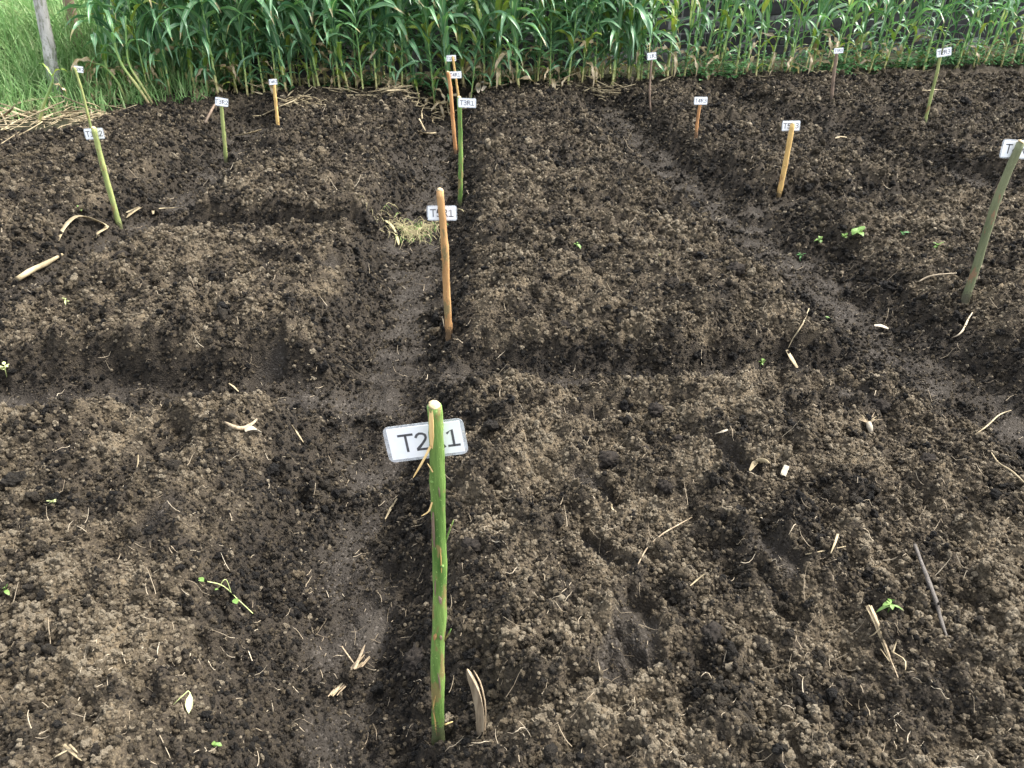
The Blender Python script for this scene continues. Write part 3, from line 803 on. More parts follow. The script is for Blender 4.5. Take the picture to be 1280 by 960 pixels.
# ------------------------------------------------------------------ plot markers
GLYPH = {
    'T': [[(0, 1), (.62, 1)], [(.31, 1), (.31, 0)]],
    '1': [[(.08, .82), (.30, 1), (.30, 0)], [(.06, 0), (.54, 0)]],
    '2': [[(.06, .82), (.12, .93), (.24, 1), (.38, .98), (.5, .88), (.52, .72), (.46, .56), (.3, .34), (.05, .04), (.05, 0)], [(.05, 0), (.56, 0)]],
    '3': [[(.07, .9), (.2, 1), (.36, .99), (.48, .88), (.48, .68), (.38, .56), (.2, .53)], [(.2, .53), (.4, .5), (.52, .36), (.5, .14), (.36, .01), (.18, 0), (.05, .08)]],
    '4': [[(.42, 0), (.42, 1), (.38, 1), (.03, .3), (.03, .25), (.58, .25)]],
    '5': [[(.5, 1), (.12, 1), (.1, .55), (.3, .6), (.46, .52), (.53, .34), (.48, .13), (.32, 0), (.16, 0), (.05, .06)]],
    'R': [[(.06, 0), (.06, 1), (.3, 1), (.46, .94), (.52, .77), (.46, .6), (.3, .53), (.06, .53)], [(.3, .53), (.58, 0)]],
}
def text_mesh(txt, height, stroke, fwd):
    """strokes of each character as flat print in the card's x-z plane, facing -y"""
    mb = MB(); adv = .90; W = (len(txt) - 1) * adv + .7
    for i, ch in enumerate(txt):
        for st in GLYPH[ch]:
            p = [Vector((x * 1.2 + i * adv - W / 2, 0, z - .5)) * height for x, z in st]
            v, f = [], []
            for k, q in enumerate(p):
                t = (p[min(k + 1, len(p) - 1)] - p[max(k - 1, 0)]).normalized(); nrm = Vector((t.z, 0, -t.x))
                cosb = 1.0
                if 0 < k < len(p) - 1: cosb = max(.45, (p[k + 1] - p[k]).normalized().dot(t))
                e = t * stroke * .5 * (-1 if k == 0 else 1 if k == len(p) - 1 else 0)
                v += [q + nrm * stroke / 2 / cosb + e, q - nrm * stroke / 2 / cosb + e]
            n = len(v); v = [x + Vector((0, fwd, 0)) for x in v] + [x + Vector((0, fwd + .0003, 0)) for x in v]
            for k in range(len(p) - 1):
                a = 2 * k; f += [(a, a + 1, a + 3, a + 2), (n + a, n + a + 2, n + a + 3, n + a + 1), (a, a + 2, n + a + 2, n + a), (a + 1, n + a + 1, n + a + 3, a + 3)]
            mb.add(v, f)
    return mesh('lettering', mb.v, mb.f, M_INK, False)

def plate(w, h, rad, t, mat, name, warp=0.0):
    pts = []
    for cx, cz, a0 in ((w / 2 - rad, h / 2 - rad, 0), (-w / 2 + rad, h / 2 - rad, 90), (-w / 2 + rad, -h / 2 + rad, 180), (w / 2 - rad, -h / 2 + rad, 270)):
        for k in range(5):
            a = R(a0 + k * 22.5); pts.append((cx + rad * math.cos(a), cz + rad * math.sin(a)))
    n = len(pts)
    v = [(x, -t / 2, z) for x, z in pts] + [(x, t / 2, z) for x, z in pts]
    f = [tuple(range(n)), tuple(range(2 * n - 1, n - 1, -1))] + [(k, n + k, n + (k + 1) % n, (k + 1) % n) for k in range(n)]
    return mesh(name, v, f, mat, False)

MARKERS = {}
def marker(key, base_uv, path_uv, wpx, mat, card_uv, card_wpx, roll, txt, label, front=False, card_h=.5, yaw=0, toff=0.0, knots=4):
    fx, fy, _ = FOOT[base_uv]; base = Vector((fx, fy, hz(fx + .03, fy - .03))); Y = fy
    pts = [at_depth(u, v, Y) for u, v in path_uv]
    dist = (pts[-1] - Vector((0, 0, CAM_H))).length
    pxm = lambda p: (Y * math.cos(PITCH) + (CAM_H - p.z) * math.sin(PITCH)) / FPX
    ctrl = [base] + pts
    low = base + (base - pts[0]).normalized() * .06
    ctrl = [low] + ctrl
    n = 34; cp = curve_pts(ctrl, n); rr = random.Random(sum(map(ord, txt)) + int(base_uv[0]))
    r = wpx * .93 * pxm(base.lerp(pts[-1], .5)) / 2
    root = empty('plot_marker', base); tag(root, label, 'plot marker', 'numbered stakes marking the plots')
    mb = MB(); rad = []
    kn = [rr.uniform(.12, .9) for _ in range(knots)]
    for k in range(n):
        t = k / (n - 1); q = r * (1.06 - .12 * t) * rr.uniform(.96, 1.04)
        for z in kn: q += r * .16 * math.exp(-((t - z) / .014) ** 2)
        rad.append(q)
    mb.tube([p - base + Vector((rr.uniform(-1, 1), rr.uniform(-1, 1), 0)) * r * .05 for p in cp], rad, 12, wob=.035)
    st = mb.build('stake', mat, root)
    top = cp[-1] - base; ax = (cp[-1] - cp[-2]).normalized()
    cm = MB(); cm.tube([top - ax * .001, top + ax * r * .12 + Vector((.1 * r, 0, 0)), top + ax * r * rr.uniform(.3, .6) + Vector((.25 * r, 0, 0))], [rad[-1] * .97, rad[-1] * .9, rad[-1] * .55], 12, wob=.14)
    cm.build('cut_end', M_CUT, st)
    for z in kn[:2]:                # stub of a cut twig
        k = int(z * (n - 1)); p = cp[k] - base; a = rr.uniform(0, 6.28); d = Vector((math.cos(a), -abs(math.sin(a)), .45)).normalized()
        sm = MB(); sm.tube([p + d * r * .6, p + d * r * 1.25, p + d * r * 1.5], [r * .36, r * .28, r * .14], 6); sm.build('twig_stub', mat, st)
    c = at_depth(card_uv[0], card_uv[1], Y); w = card_wpx * pxm(c); h = w * card_h
    yo = (-(r + .0022) if front else (r + .0022))
    cr = obj('sign_card', plate(w, h, h * .16, .0008, M_LAM, 'sign_card'), root, c - base + Vector((0, yo, 0)), (R(rr.uniform(-12, -4)), -R(roll), R(yaw)))
    obj('paper_insert', plate(w * .91, h * .86, h * .02, .0014, M_PAPER, 'paper_insert'), cr, (0, 0, 0))
    obj('lettering', text_mesh(txt, h * .44, h * .062, -.0012), cr, (w * toff, 0, 0))
    MARKERS[key] = (root, st, base, cp, r)
    return root

marker('t2', (549, 932), [(547, 830), (550, 745), (548, 655), (546, 560), (543, 507)], 18.5, M_GREENSTAKE, (531, 557), 103, 8.5, 'T2R1',
       'thick green stake in the foreground with white T2R1 card', card_h=.49, knots=6, toff=.048)
marker('t5', (562, 428), [(559, 380), (556, 310), (550, 238)], 10, M_TAN, (552, 268), 38, 0, 'T5R1', 'tan stake with white T5R1 card behind the front green stake', card_h=.5)
marker('t3', (575, 260), [(576, 200), (574, 122)], 6.2, M_GREENSTAKE, (584, 128), 23, -2, 'T3R1', 'slim green stake with white T3R1 card hanging to its right', front=True)
marker('t4', (570, 197), [(566, 150), (563, 110), (560, 90)], 5, M_ORANGE, (568.5, 94), 17, 2, 'T4R1', 'orange peeled stake with T4R1 card left of the T3R1 stake')
marker('t1', (577, 152), [(573, 120), (566, 71)], 3.2, M_YELLOW, (564, 73), 12.5, 3, 'T1R1', 'farthest of the centre stakes, thin yellowish with tiny white card', card_h=.6)
marker('l1', (150, 285), [(139, 245), (128, 205), (117, 160)], 7, M_PALESTAKE, (116, 168), 25, 3, 'T1R2', 'pale green leaning stake with white card at left beside dry curled leaf', card_h=.55)
marker('l2', (117, 172), [(110, 145), (102, 112), (93, 84)], 3.4, M_PALESTAKE, (97.5, 87), 11.5, -6, 'T2R2', 'thin pale stake before the tall grass, small card at its tip', card_h=.7)
marker('l3', (283, 205), [(280, 170), (276, 124)], 5, M_PALESTAKE, (278, 127), 16.5, -8, 'T3R2', 'short pale stake with white card in the left plot, upright', front=True, card_h=.62)
marker('l4', (348, 162), [(345, 132), (342, 100)], 4.4, M_YELLOW, (342, 102), 10.5, 4, 'T4R2', 'yellow stake with tiny white card near the maize left of centre', front=True, card_h=.65)
marker('r1', (973, 247), [(981, 208), (991, 155)], 7, M_YELLOW, (990, 158), 23, 1, 'T5R3', 'thick yellow stake with white card on the right plot beside the furrow', card_h=.55)
marker('r2', (869, 178), [(872, 150), (876, 124)], 4.2, M_ORANGE, (875.5, 125.5), 17, 0, 'T4R3', 'orange stake with white T4 card in the middle distance right of centre', front=True, card_h=.56)
marker('r3', (813, 142), [(812, 115), (813, 95), (815, 70)], 2.6, M_GREYBARK, (814.5, 70), 12, 6, 'T1R3', 'very thin brown twig stake with small card before the maize', front=True, card_h=.72)
marker('r4', (1038, 130), [(1042, 95), (1046, 66)], 4.4, M_GREYBARK, (1047.5, 63), 12, 5, 'T3R3', 'brown bark stake with small white card near the maize at right', front=True, card_h=.55)
marker('r5', (1155, 158), [(1165, 115), (1171, 92), (1177, 62)], 4.0, M_PALESTAKE, (1179, 65), 18.5, 9, 'T2R3', 'slender crooked pale green stake with white card far right', front=True, card_h=.55)
marker('r6', (1203, 386), [(1223, 325), (1246, 250), (1276, 178)], 10.5, M_MOSSSTAKE, (1277, 188), 46, -3, 'T4R2', 'leaning grey-green stake with T4 card at the right edge', card_h=.5)

def dress_front_stake():
    root, st, base, cp, r = MARKERS['t2']; Y = base.y
    P = lambda u, v, dy=0.0: at_depth(u, v, Y + dy) - base
    mb = MB(); mb.ribbon([P(539.5, 512, -r * .75), P(539.5, 525, -r * .82), P(540, 545, -r * .84), P(540, 560, -r * .7)], [.006, .009, .009, .005], side=(1, -.55, 0), curl=-.25, thick=.0012)
    mb.build('peeled_strip', M_SPLINT, st)
    for pts, w in (([(538, 558), (531, 572), (523, 586), (516.5, 597)], .0045), ([(540, 628), (536, 639), (527, 645)], .0032), ([(541, 590), (537, 583), (534, 579)], .002)):
        mb = MB(); mb.ribbon(curve_pts([P(u, v, -r * .95) for u, v in pts], 7), [w, w, w, w * .9, w * .8, w * .7, w * .3], side=(1, -.3, .2), curl=.3, thick=.0007)
        mb.build('splinter', M_SPLINT, st)
    for pts, m in (([(555, 683), (560, 668), (567, 650)], M_GREENSTAKE), ([(556, 800), (561, 792), (564, 786)], M_GREENSTAKE), ([(556, 906), (566, 902)], M_SPLINT)):
        mb = MB(); q = curve_pts([P(u, v, 0) for u, v in pts], 5); mb.tube(q, [.0022, .002, .0018, .0016, .001], 6); mb.build('twig_stub', m, st)
    for u, v, du, dv, wd, m in ((550, 750, 1.5, 5, .007, M_GREYBARK), (544, 796, -1, 4, .008, M_TAN), (551, 797, 1, 3, .006, M_GREYBARK), (549, 853, 2, 12, .004, M_GREYBARK),
                                (543, 878, -2, 9, .003, M_YELLOW), (544, 905, 2, 14, .0035, M_YELLOW), (551, 700, 1, 16, .0025, M_YELLOW), (544, 735, 0, 10, .003, M_GREYBARK), (549, 615, 1, 7, .003, M_GREYBARK)):
        off = (u - 547) / 9.0; dy = -r * (1.03 - .35 * off * off)
        mb = MB(); mb.ribbon([P(u - du, v - dv, dy), P(u, v - dv * .3, dy - .0006), P(u + du * .4, v + dv * .4, dy - .0006), P(u + du, v + dv, dy)], [wd * .3, wd, wd * .8, wd * .2], side=(1, off * .8, 0), curl=-.3, thick=.0008)
        mb.build('bark_scar', m, st)
    # dark bruise where the bark is scraped off
    mb = MB(); mb.ribbon([P(541.5, 640, -r * .93), P(541.5, 655, -r * .97), P(542.5, 672, -r * .97), P(543, 684, -r * .9)], [.003, .006, .0055, .002], side=(1, -.35, 0), curl=-.3, thick=.0008)
    mb.build('bark_scar', M_GREYBARK, st)
dress_front_stake()

# dead leaf hooked over the crooked stake's card
def hooked_leaf():
    root, st, base, cp, r = MARKERS['r5']; P = lambda u, v: at_depth(u, v, base.y - .02) - base
    mb = MB(); mb.tube(curve_pts([P(1177, 68), P(1179, 60), P(1184, 57), P(1190, 55)], 8), [.006, .006, .007, .007, .006, .005, .004, .002], 6)
    mb.build('bent_bark_strip', M_MOSSSTAKE, st)
hooked_leaf()

# ------------------------------------------------------------------ single things lying on the soil
def lying(name, label, cat, uvs, radii=None, widths=None, mat=M_STRAW, lift=.012, lifts=None, group=None, n=14, curl=.4, twist=0.0, sides=8, wob=.1, extra=()):
    g = [ground(u, v, detail=True) for u, v in uvs]
    lifts = lifts or [lift] * len(g)
    ctrl = [p + Vector((0, 0, l)) for p, l in zip(g, lifts)]; base = ctrl[0].copy()
    pts = [p - base for p in curve_pts(ctrl, n)]
    interp = lambda a: [float(np.interp(k / (n - 1), np.linspace(0, 1, len(a)), a)) for k in range(n)]
    mb = MB()
    if radii: mb.tube(pts, interp(radii), sides, wob=wob)
    else: mb.ribbon(pts, interp(widths), curl=curl, twist=twist)
    for q, w in extra:
        e = [ground(u, v, detail=True) + Vector((0, 0, lift + .004)) - base for u, v in q]
        ep = curve_pts(e, 7); mb.ribbon(ep, [w, w, w, w, w * .8, w * .6, w * .2], curl=.3, twist=.6)
    o = mb.build(name, mat, loc=base); tag(o, label, cat, group)
    return o

lying('twig', 'weathered grey twig lying on the soil at right', 'twig', [(1141, 690), (1152, 718), (1165, 752), (1174, 782), (1187, 812)], radii=[.0062, .0048, .0046, .006, .0072, .005, .0055, .0035, .0015], mat=M_TWIG, lifts=[.024, .021, .02, .018, .008], wob=.25)
def stub():
    b = ground(1083, 765, .018, detail=True); root = empty('maize_stub', b); tag(root, 'split pale straw stub beside the green seedling at lower right', 'straw stub')
    rr = random.Random(8); ctrl = [Vector((0, 0, .004))] + [ground(u, v, l, True) - b for u, v, l in ((1092, 785, .022), (1103, 812, .016), (1121, 850, .006))]
    pts = curve_pts(ctrl, 14)
    for k in range(9):
        i0, i1 = rr.choice([0, 0, 1, 3]), rr.choice([8, 10, 12, 14]); o = Vector((rr.uniform(-1, 1) * .006, rr.uniform(-1, 1) * .004, rr.uniform(-.004, .006)))
        q = [p + o * (1 - i / 18) + Vector((rr.uniform(-1, 1), rr.uniform(-1, 1), rr.uniform(-1, 1))) * .0007 for i, p in enumerate(pts)][i0:i1]
        w = rr.uniform(.004, .008); n = len(q); mb = MB()
        mb.ribbon(q, [w * (.45 + .55 * math.sin(math.pi * min(1, (j + 1.5) / n))) * (1 - .5 * j / n) for j in range(n)], curl=rr.uniform(-.2, .9), twist=rr.uniform(-.7, .7), thick=.0009)
        mb.build('fibre_strip', M_STRAW if k % 3 else M_ROT, root)
    for q, w in (([(1098, 792), (1090, 800), (1084, 803)], .003), ([(1112, 822), (1128, 832), (1129, 845)], .003), ([(1098, 818), (1109, 834)], .0025), ([(1114, 822), (1118, 810)], .003)):
        mb = MB(); mb.ribbon(curve_pts([ground(u, v, .02, True) - b for u, v in q], 6), [w, w, w, w * .8, w * .6, w * .2], curl=.3, twist=.6); mb.build('fibre_strip', M_STRAW, root)
stub()
def shard():
    b = ground(437, 852, .012, detail=True); root = empty('bark_shard', b); tag(root, 'splintered shard of old maize stalk lying in the central furrow', 'shard')
    rr = random.Random(3); A = ground(415, 879, .012, True) - b; B = ground(462, 826, .014, True) - b
    for k in range(11):
        o = Vector((rr.uniform(-1, 1) * .011, rr.uniform(-1, 1) * .008, rr.uniform(0, .012))); t0, t1 = rr.uniform(0, .3), rr.uniform(.6, 1.0)
        p = [A.lerp(B, t0 + (t1 - t0) * j / 6) + o + Vector((rr.uniform(-1, 1), rr.uniform(-1, 1), rr.uniform(-.5, 1))) * .0018 for j in range(7)]
        w = rr.uniform(.004, .011); mb = MB(); mb.ribbon(p, [w * .3, w * .8, w, w, w * .9, w * .6, w * .15], curl=rr.uniform(-.5, .9), twist=rr.uniform(-.8, .8), thick=.0012)
        mb.build('splinter', M_ROT if k % 3 else M_STRAW, root)
    for q, w in (([(428, 813), (437, 826), (443, 834)], .0035), ([(444, 842), (452, 824), (457, 811)], .009)):
        mb = MB(); mb.ribbon(curve_pts([ground(u, v, .016, True) - b for u, v in q], 6), [w, w, w, w, w * .7, w * .3], curl=.6, twist=.5); mb.build('splinter', M_ROT, root)
shard()
def husk():
    b = ground(601, 918, detail=True); Y = b.y; P = lambda u, v: at_depth(u, v, Y) - b
    mb = MB(); pts = curve_pts([P(602, 922), P(603, 890), P(599, 862), P(590, 843), P(584, 836)], 10)
    mb.ribbon(pts, [.014, .020, .022, .024, .026, .025, .022, .016, .009, .003], side=(1, -.5, 0), curl=.9, twist=.35, thick=.0012)
    mb.ribbon(curve_pts([P(606, 918), P(607, 885), P(601, 855), P(592, 838)], 8), [.004, .005, .005, .005, .005, .004, .003, .001], side=(.3, 1, 0), thick=.0008)
    o = mb.build('dead_husk', M_ROT, loc=b); tag(o, 'brown dead husk standing in the soil beside the front green stake', 'husk')
husk()
lying('dry_leaf', 'long arched dry maize leaf lying left of the leaning stake', 'dry leaf', [(74, 303), (82, 292), (100, 284), (120, 285), (135, 290), (124, 296), (121, 300)], widths=[.008, .03, .042, .04, .03, .024, .004], lifts=[.01, .03, .06, .05, .03, .02, .01], n=22, curl=.5)
lying('dry_stalk', 'thick straight dry stalk at the left edge below the arched leaf', 'dry stalk', [(24, 355), (40, 345), (60, 334), (79, 322)], radii=[.016, .018, .015, .008], lifts=[.03, .03, .025, .02], extra=[([(42, 344), (46, 336), (52, 338)], .02)])
lying('dry_leaf', 'small forked dry leaf just right of the leaning stake base', 'dry leaf', [(160, 278), (168, 272), (178, 266)], widths=[.008, .04, .03], lift=.03, extra=[([(160, 272), (168, 268), (174, 265)], .018)], curl=.7)
lying('dry_leaf', 'thin bent dry leaf right of the forked dry leaf', 'dry leaf', [(193, 274), (194, 269), (206, 267), (220, 266), (238, 263)], widths=[.012, .022, .02, .014, .004], lift=.035, n=18)
lying('dry_leaf', 'flat pale dry leaf between the two left plot stakes', 'dry leaf', [(295, 175), (305, 174), (316, 172), (327, 168)], widths=[.02, .05, .06, .03], lift=.04, twist=.6)
lying('dry_leaf', 'pale dry leaf in the hollow left of the centre stakes', 'dry leaf', [(524, 171), (532, 174), (541, 174), (545, 172)], widths=[.02, .07, .06, .02], lift=.05)
lying('straw_piece', 'upright pale straw piece left of the centre stakes', 'straw piece', [(528, 152), (527, 142)], widths=[.02, .012], lift=.03)
lying('straw_piece', 'slanting thin straw left of the centre stakes', 'straw piece', [(524, 152), (528, 160), (532, 167)], widths=[.012, .018, .01], lift=.03)
lying('dry_leaf', 'pale leaf strip in front of the slender crooked stake', 'dry leaf', [(1150, 119), (1158, 120), (1168, 119), (1182, 119)], widths=[.02, .03, .03, .015], lift=.05)
lying('dry_leaf', 'white dry leaf on the bed beside the yellow right stake', 'dry leaf', [(1043, 181), (1049, 180), (1056, 180)], widths=[.02, .05, .02], lift=.05)
lying('root_strand', 'curved pale root strand below the leaning right stake', 'root', [(1215, 394), (1208, 405), (1203, 416), (1196, 424), (1188, 427)], radii=[.002, .005, .005, .004, .0015], mat=M_FIBRE, lift=.02, n=12, sides=5)
lying('root_strand', 'wavy pale root on the bed left of the leaning right stake', 'root', [(1147, 358), (1158, 352), (1172, 349), (1194, 347)], radii=[.004, .005, .004, .0015], mat=M_FIBRE, lift=.025, n=12, sides=5)
lying('straw_piece', 'pale broken straw beside the cross furrow right of centre', 'straw piece', [(982, 444), (988, 455), (995, 466)], widths=[.012, .02, .012], lift=.025, extra=[([(1010, 392), (1002, 412), (990, 430), (984, 442)], .006)])
lying('wood_chip', 'pale flat chip in the right furrow before the cross bed', 'wood chip', [(1092, 412), (1100, 413), (1109, 416)], widths=[.018, .034, .015], mat=M_CHIP, lift=.02)
lying('thin_stem', 'long thin brown stem arching over the front right bed', 'stem', [(797, 712), (808, 692), (826, 675), (848, 662), (864, 653)], radii=[.0016, .0022, .0022, .002, .0012], mat=M_ROT, lift=.02, n=14, sides=5)
lying('thin_stem', 'short straw crossing another stem left of the grey twig', 'stem', [(1005, 700), (1025, 696), (1055, 690)], radii=[.0018, .0022, .0012], mat=M_STRAW, lift=.02, sides=5, extra=[([(1045, 676), (1041, 688), (1036, 700)], .006)])
lying('thin_stem', 'pale broken stem at the right edge beyond the grey twig', 'stem', [(1217, 549), (1232, 538), (1247, 524), (1262, 518)], radii=[.002, .003, .003, .0015], mat=M_STRAW, lift=.02, sides=5)
lying('thin_stem', 'long thin straw at the right edge running down the slope', 'stem', [(1237, 572), (1246, 585), (1262, 595), (1278, 610)], radii=[.002, .0026, .003, .002], mat=M_STRAW, lift=.02, sides=5)
lying('straw_piece', 'short bleached straw in the furrow below the T2R1 card', 'straw piece', [(482, 653), (489, 640), (497, 627)], widths=[.004, .011, .006], lift=.014)
lying('straw_piece', 'thin slanted straw on the left bank of the furrow', 'straw piece', [(365, 535), (372, 545), (380, 557)], widths=[.003, .006, .003], lift=.014)
lying('straw_piece', 'crossed white straws at the bottom left corner', 'straw piece', [(62, 958), (75, 950), (86, 944)], widths=[.002, .004, .003], lift=.014, extra=[([(83, 938), (93, 948), (105, 958)], .006), ([(90, 938), (100, 948)], .004)])
lying('straw_piece', 'pale straw sliver in the middle of the front right bed', 'straw piece', [(862, 738), (870, 731), (880, 723)], widths=[.002, .005, .002], lift=.016)
lying('straw_piece', 'small white hooked straw in the trodden hollow', 'straw piece', [(764, 634), (765, 640), (770, 644)], widths=[.004, .005, .002], lift=.012)
lying('straw_piece', 'pale leaf fragment on the bed above the trodden hollows', 'leaf fragment', [(893, 548), (901, 546), (909, 543)], widths=[.006, .014, .006], mat=M_CHIP, lift=.018)
lying('straw_piece', 'crumpled pale husk fragment beside the white chip', 'leaf fragment', [(936, 596), (944, 588), (953, 584), (960, 586)], widths=[.008, .022, .018, .006], mat=M_STRAW, lift=.02, curl=1.2, twist=1.2)
lying('straw_piece', 'pale lump of rotten husk on the left bed', 'leaf fragment', [(308, 546), (316, 544), (326, 547)], widths=[.02, .03, .016], mat=M_CHIP, lift=.018, curl=.9)
lying('straw_piece', 'curved brown root end on the left bed', 'root', [(282, 532), (294, 538), (305, 540), (316, 534), (322, 528)], radii=[.004, .007, .008, .006, .003], mat=M_ROT, lift=.014)
lying('straw_piece', 'short upright pale straw on the left bed', 'straw piece', [(173, 590), (174, 582), (174, 573)], widths=[.003, .005, .003], lift=.014)
lying('straw_piece', 'bleached straw on the left bed above the furrow mouth', 'straw piece', [(287, 484), (293, 488), (299, 494)], widths=[.004, .008, .004], lift=.018)

def chip():
    c = ground(980, 592, .012, detail=True); rr = random.Random(5)
    bm = bmesh.new(); bmesh.ops.create_cube(bm, size=1)
    for v in bm.verts: v.co = Vector((v.co.x * .017, v.co.y * .036, v.co.z * .008))
    bmesh.ops.subdivide_edges(bm, edges=bm.edges[:], cuts=2, use_grid_fill=True)
    for v in bm.verts: v.co += Vector((rr.uniform(-1, 1), rr.uniform(-1, 1), rr.uniform(-1, 1))) * .0014
    me = bpy.data.meshes.new('wood_chip'); bm.to_mesh(me); bm.free(); me.materials.append(M_CHIP)
    o = obj('wood_chip', me, None, c, (.5, .2, -.45)); tag(o, 'small white oblong chip on the right front bed', 'wood chip')
chip()

def root_crown():
    b = ground(1086, 541, .01, detail=True); root = empty('pulled_maize_stub', b); tag(root, 'pulled maize stub with a fan of pale roots, right bed', 'root crown')
    mb = MB(); mb.tube([(0, -.012, 0), (0, .004, .012), (0, .02, .02)], [.008, .011, .010], 9, wob=.1); mb.build('stub', M_CHIP, root)
    for k in range(13):
        a = R(15 + k * 12.5) + random.uniform(-.08, .08); L = random.uniform(.045, .075)
        mb = MB(); mb.tube([(0, .02, .018), (math.cos(a) * L * .5, .02 + math.sin(a) * L * .4, .03), (math.cos(a) * L, .02 + math.sin(a) * L * .8, .028 + random.uniform(-.015, .012))], [.0022, .0016, .0006], 4)
        mb.build('root', M_STRAW if k % 3 else M_ROT, root)
root_crown()

def clod(u, v, r, label, seed):
    g = ground(u, v, detail=True); rr = random.Random(seed)
    bm = bmesh.new(); bmesh.ops.create_icosphere(bm, subdivisions=4, radius=1)
    for w in bm.verts:
        p = w.co.copy(); n_ = Vector((p.x * 2 + seed, p.y * 2, p.z * 2))
        from mathutils import noise as mn
        d = 1 + .34 * mn.noise(n_) + .26 * mn.noise(n_ * 2.6) + .24 * mn.noise(n_ * 6) + .16 * mn.noise(n_ * 13)
        w.co = Vector((p.x * 1.12, p.y * .95, p.z * .72)) * d * r
    me = bpy.data.meshes.new('soil_clod'); bm.to_mesh(me); bm.free(); me.materials.append(M_CLOD); me.shade_smooth()
    o = obj('soil_clod', me, None, (g.x, g.y, g.z + r * .05), (0, 0, rr.uniform(0, 6))); tag(o, label, 'soil clod', 'dark damp clods of soil')
for k, (u, v, r, l) in enumerate([
    (920, 337, .042, 'large round dark clod on the middle bed left of the right furrow'), (820, 513, .030, 'dark upright clod on the bed above the trodden hollows'),
    (847, 550, .020, 'small dark clod right of the upright clod'), (760, 575, .034, 'broad dark clod between two trodden hollows'),
    (806, 562, .016, 'tiny dark clod left of the small dark clod'), (832, 608, .026, 'dark clod right of the second trodden hollow'),
    (892, 792, .028, 'dark clod lying in the front right bed near its middle'), (590, 683, .026, 'dark clod right of the front green stake at mid height'),
    (1100, 508, .034, 'dark clod on the mound above the root fan'), (1160, 577, .030, 'dark clod on the right bed below the root fan'),
    (705, 408, .030, 'dark clod in the hollow of the middle bed'), (152, 321, .036, 'dark clod on the left bed near the dry stalk'),
    (525, 826, .04, 'broad damp clod just left of the front stake foot')]):
    clod(u, v, r, l, k * 3 + 1)

# ------------------------------------------------------------------ seedlings
def seedling(u, v, h, nl, ll, lw, label, mat=M_SEED, flat=.3, stem=None, cat='seedling', spread=1.0):
    b = ground(u, v, detail=True); rr = random.Random(int(u * 7 + v)); root = empty('seedling', b); tag(root, label, cat, 'young green seedlings on the soil')
    mb = MB(); tip = Vector((rr.uniform(-.3, .3) * h, rr.uniform(-.3, .3) * h, h))
    mb.tube([(0, 0, -.02), (tip.x * .4, tip.y * .4, h * .5), tuple(tip)], [h * .03 + .0008, h * .025 + .0006, .0006], 5); mb.build('stem', mat, root)
    a = rr.uniform(0, 6.28)
    for k in range(nl):
        t = .45 + .55 * (k + 1) / nl; p = tip * t; a += 2.4 + rr.uniform(-.9, .9); e = flat + rr.uniform(-.35, .6)
        lm = MB(); leaf_quad(lm, p, (math.cos(a) * math.cos(e) * spread, math.sin(a) * math.cos(e) * spread, math.sin(e)), ll * .8 * rr.uniform(.5, 1.25), lw * .8 * rr.uniform(.7, 1.25), rr.uniform(-.1, .9))
        lm.build('leaf', mat, root)
seedling(1110, 765, .035, 7, .042, .012, 'bright green seedling with narrow leaves beside the straw stub', flat=.2)
seedling(276, 935, .024, 4, .018, .011, 'tiny yellow-green seedling at the bottom left of the furrow')
seedling(8, 742, .02, 4, .028, .014, 'green seedling cut by the left edge in the foreground')
seedling(68, 630, .016, 4, .024, .010, 'pale small seedling on the front left bed', M_SEEDPALE)
seedling(8, 470, .06, 6, .04, .018, 'pale green seedling at the left edge by the cross furrow', M_SEEDPALE)
seedling(102, 265, .03, 6, .05, .022, 'small green weed left of the leaning left stake')
seedling(1072, 296, .04, 7, .08, .05, 'largest bright yellow-green seedling on the right plot')
seedling(1022, 306, .05, 6, .05, .032, 'green seedling left of the largest one on the right plot')
seedling(1055, 299, .02, 5, .05, .03, 'low green seedling touching the largest one', flat=.1)
seedling(1126, 297, .03, 4, .05, .028, 'dull green seedling right of the largest one', M_WEED)
seedling(1170, 312, .03, 5, .045, .03, 'small yellow-green seedling left of the leaning right stake')
seedling(1000, 322, .02, 6, .06, .02, 'flat dark green weed at the edge of the right furrow', M_WEED, flat=.1)
seedling(1034, 404, .03, 4, .03, .018, 'small green seedling on the middle bed near the right furrow')
seedling(950, 458, .03, 5, .035, .014, 'small green sprout on the cross furrow edge right of centre')
seedling(720, 312, .035, 5, .035, .018, 'small pale green seedling in the middle bed')
seedling(824, 322, .012, 3, .025, .016, 'tiny yellow-green leaf pair on the middle bed', M_SEEDPALE)
seedling(84, 381, .03, 5, .035, .012, 'faint green sprout on the left bed', M_SEEDPALE)
seedling(475, 690, .008, 2, .012, .007, 'tiny bright leaf in the central furrow')

def vine():
    b = ground(300, 762, .01, detail=True); root = empty('weed_vine', b); tag(root, 'trailing weed with two pale leaves on the left furrow bank', 'weed')
    P = lambda u, v, l=.012: ground(u, v, l + .014, True) - b
    mb = MB(); q = curve_pts([P(318, 775), P(300, 760, .02), P(282, 745, .025), P(262, 738, .02)], 12); mb.tube(q, [.0014] * 12, 5); mb.build('stem', M_SEEDPALE, root)
    mb = MB(); q = curve_pts([P(292, 752, .02), P(286, 740, .035), P(276, 746, .02)], 8); mb.tube(q, [.001] * 8, 5); mb.build('stem', M_SEEDPALE, root)
    for u, v, d, L, W in ((258, 739, (-.7, .5, .2), .024, .016), (296, 760, (.5, -.8, .3), .028, .018), (276, 748, (-.4, -.5, .4), .012, .008)):
        mb = MB(); leaf_quad(mb, P(u, v, .022), d, L, W, .2); mb.build('leaf', M_SEED, root)
vine()
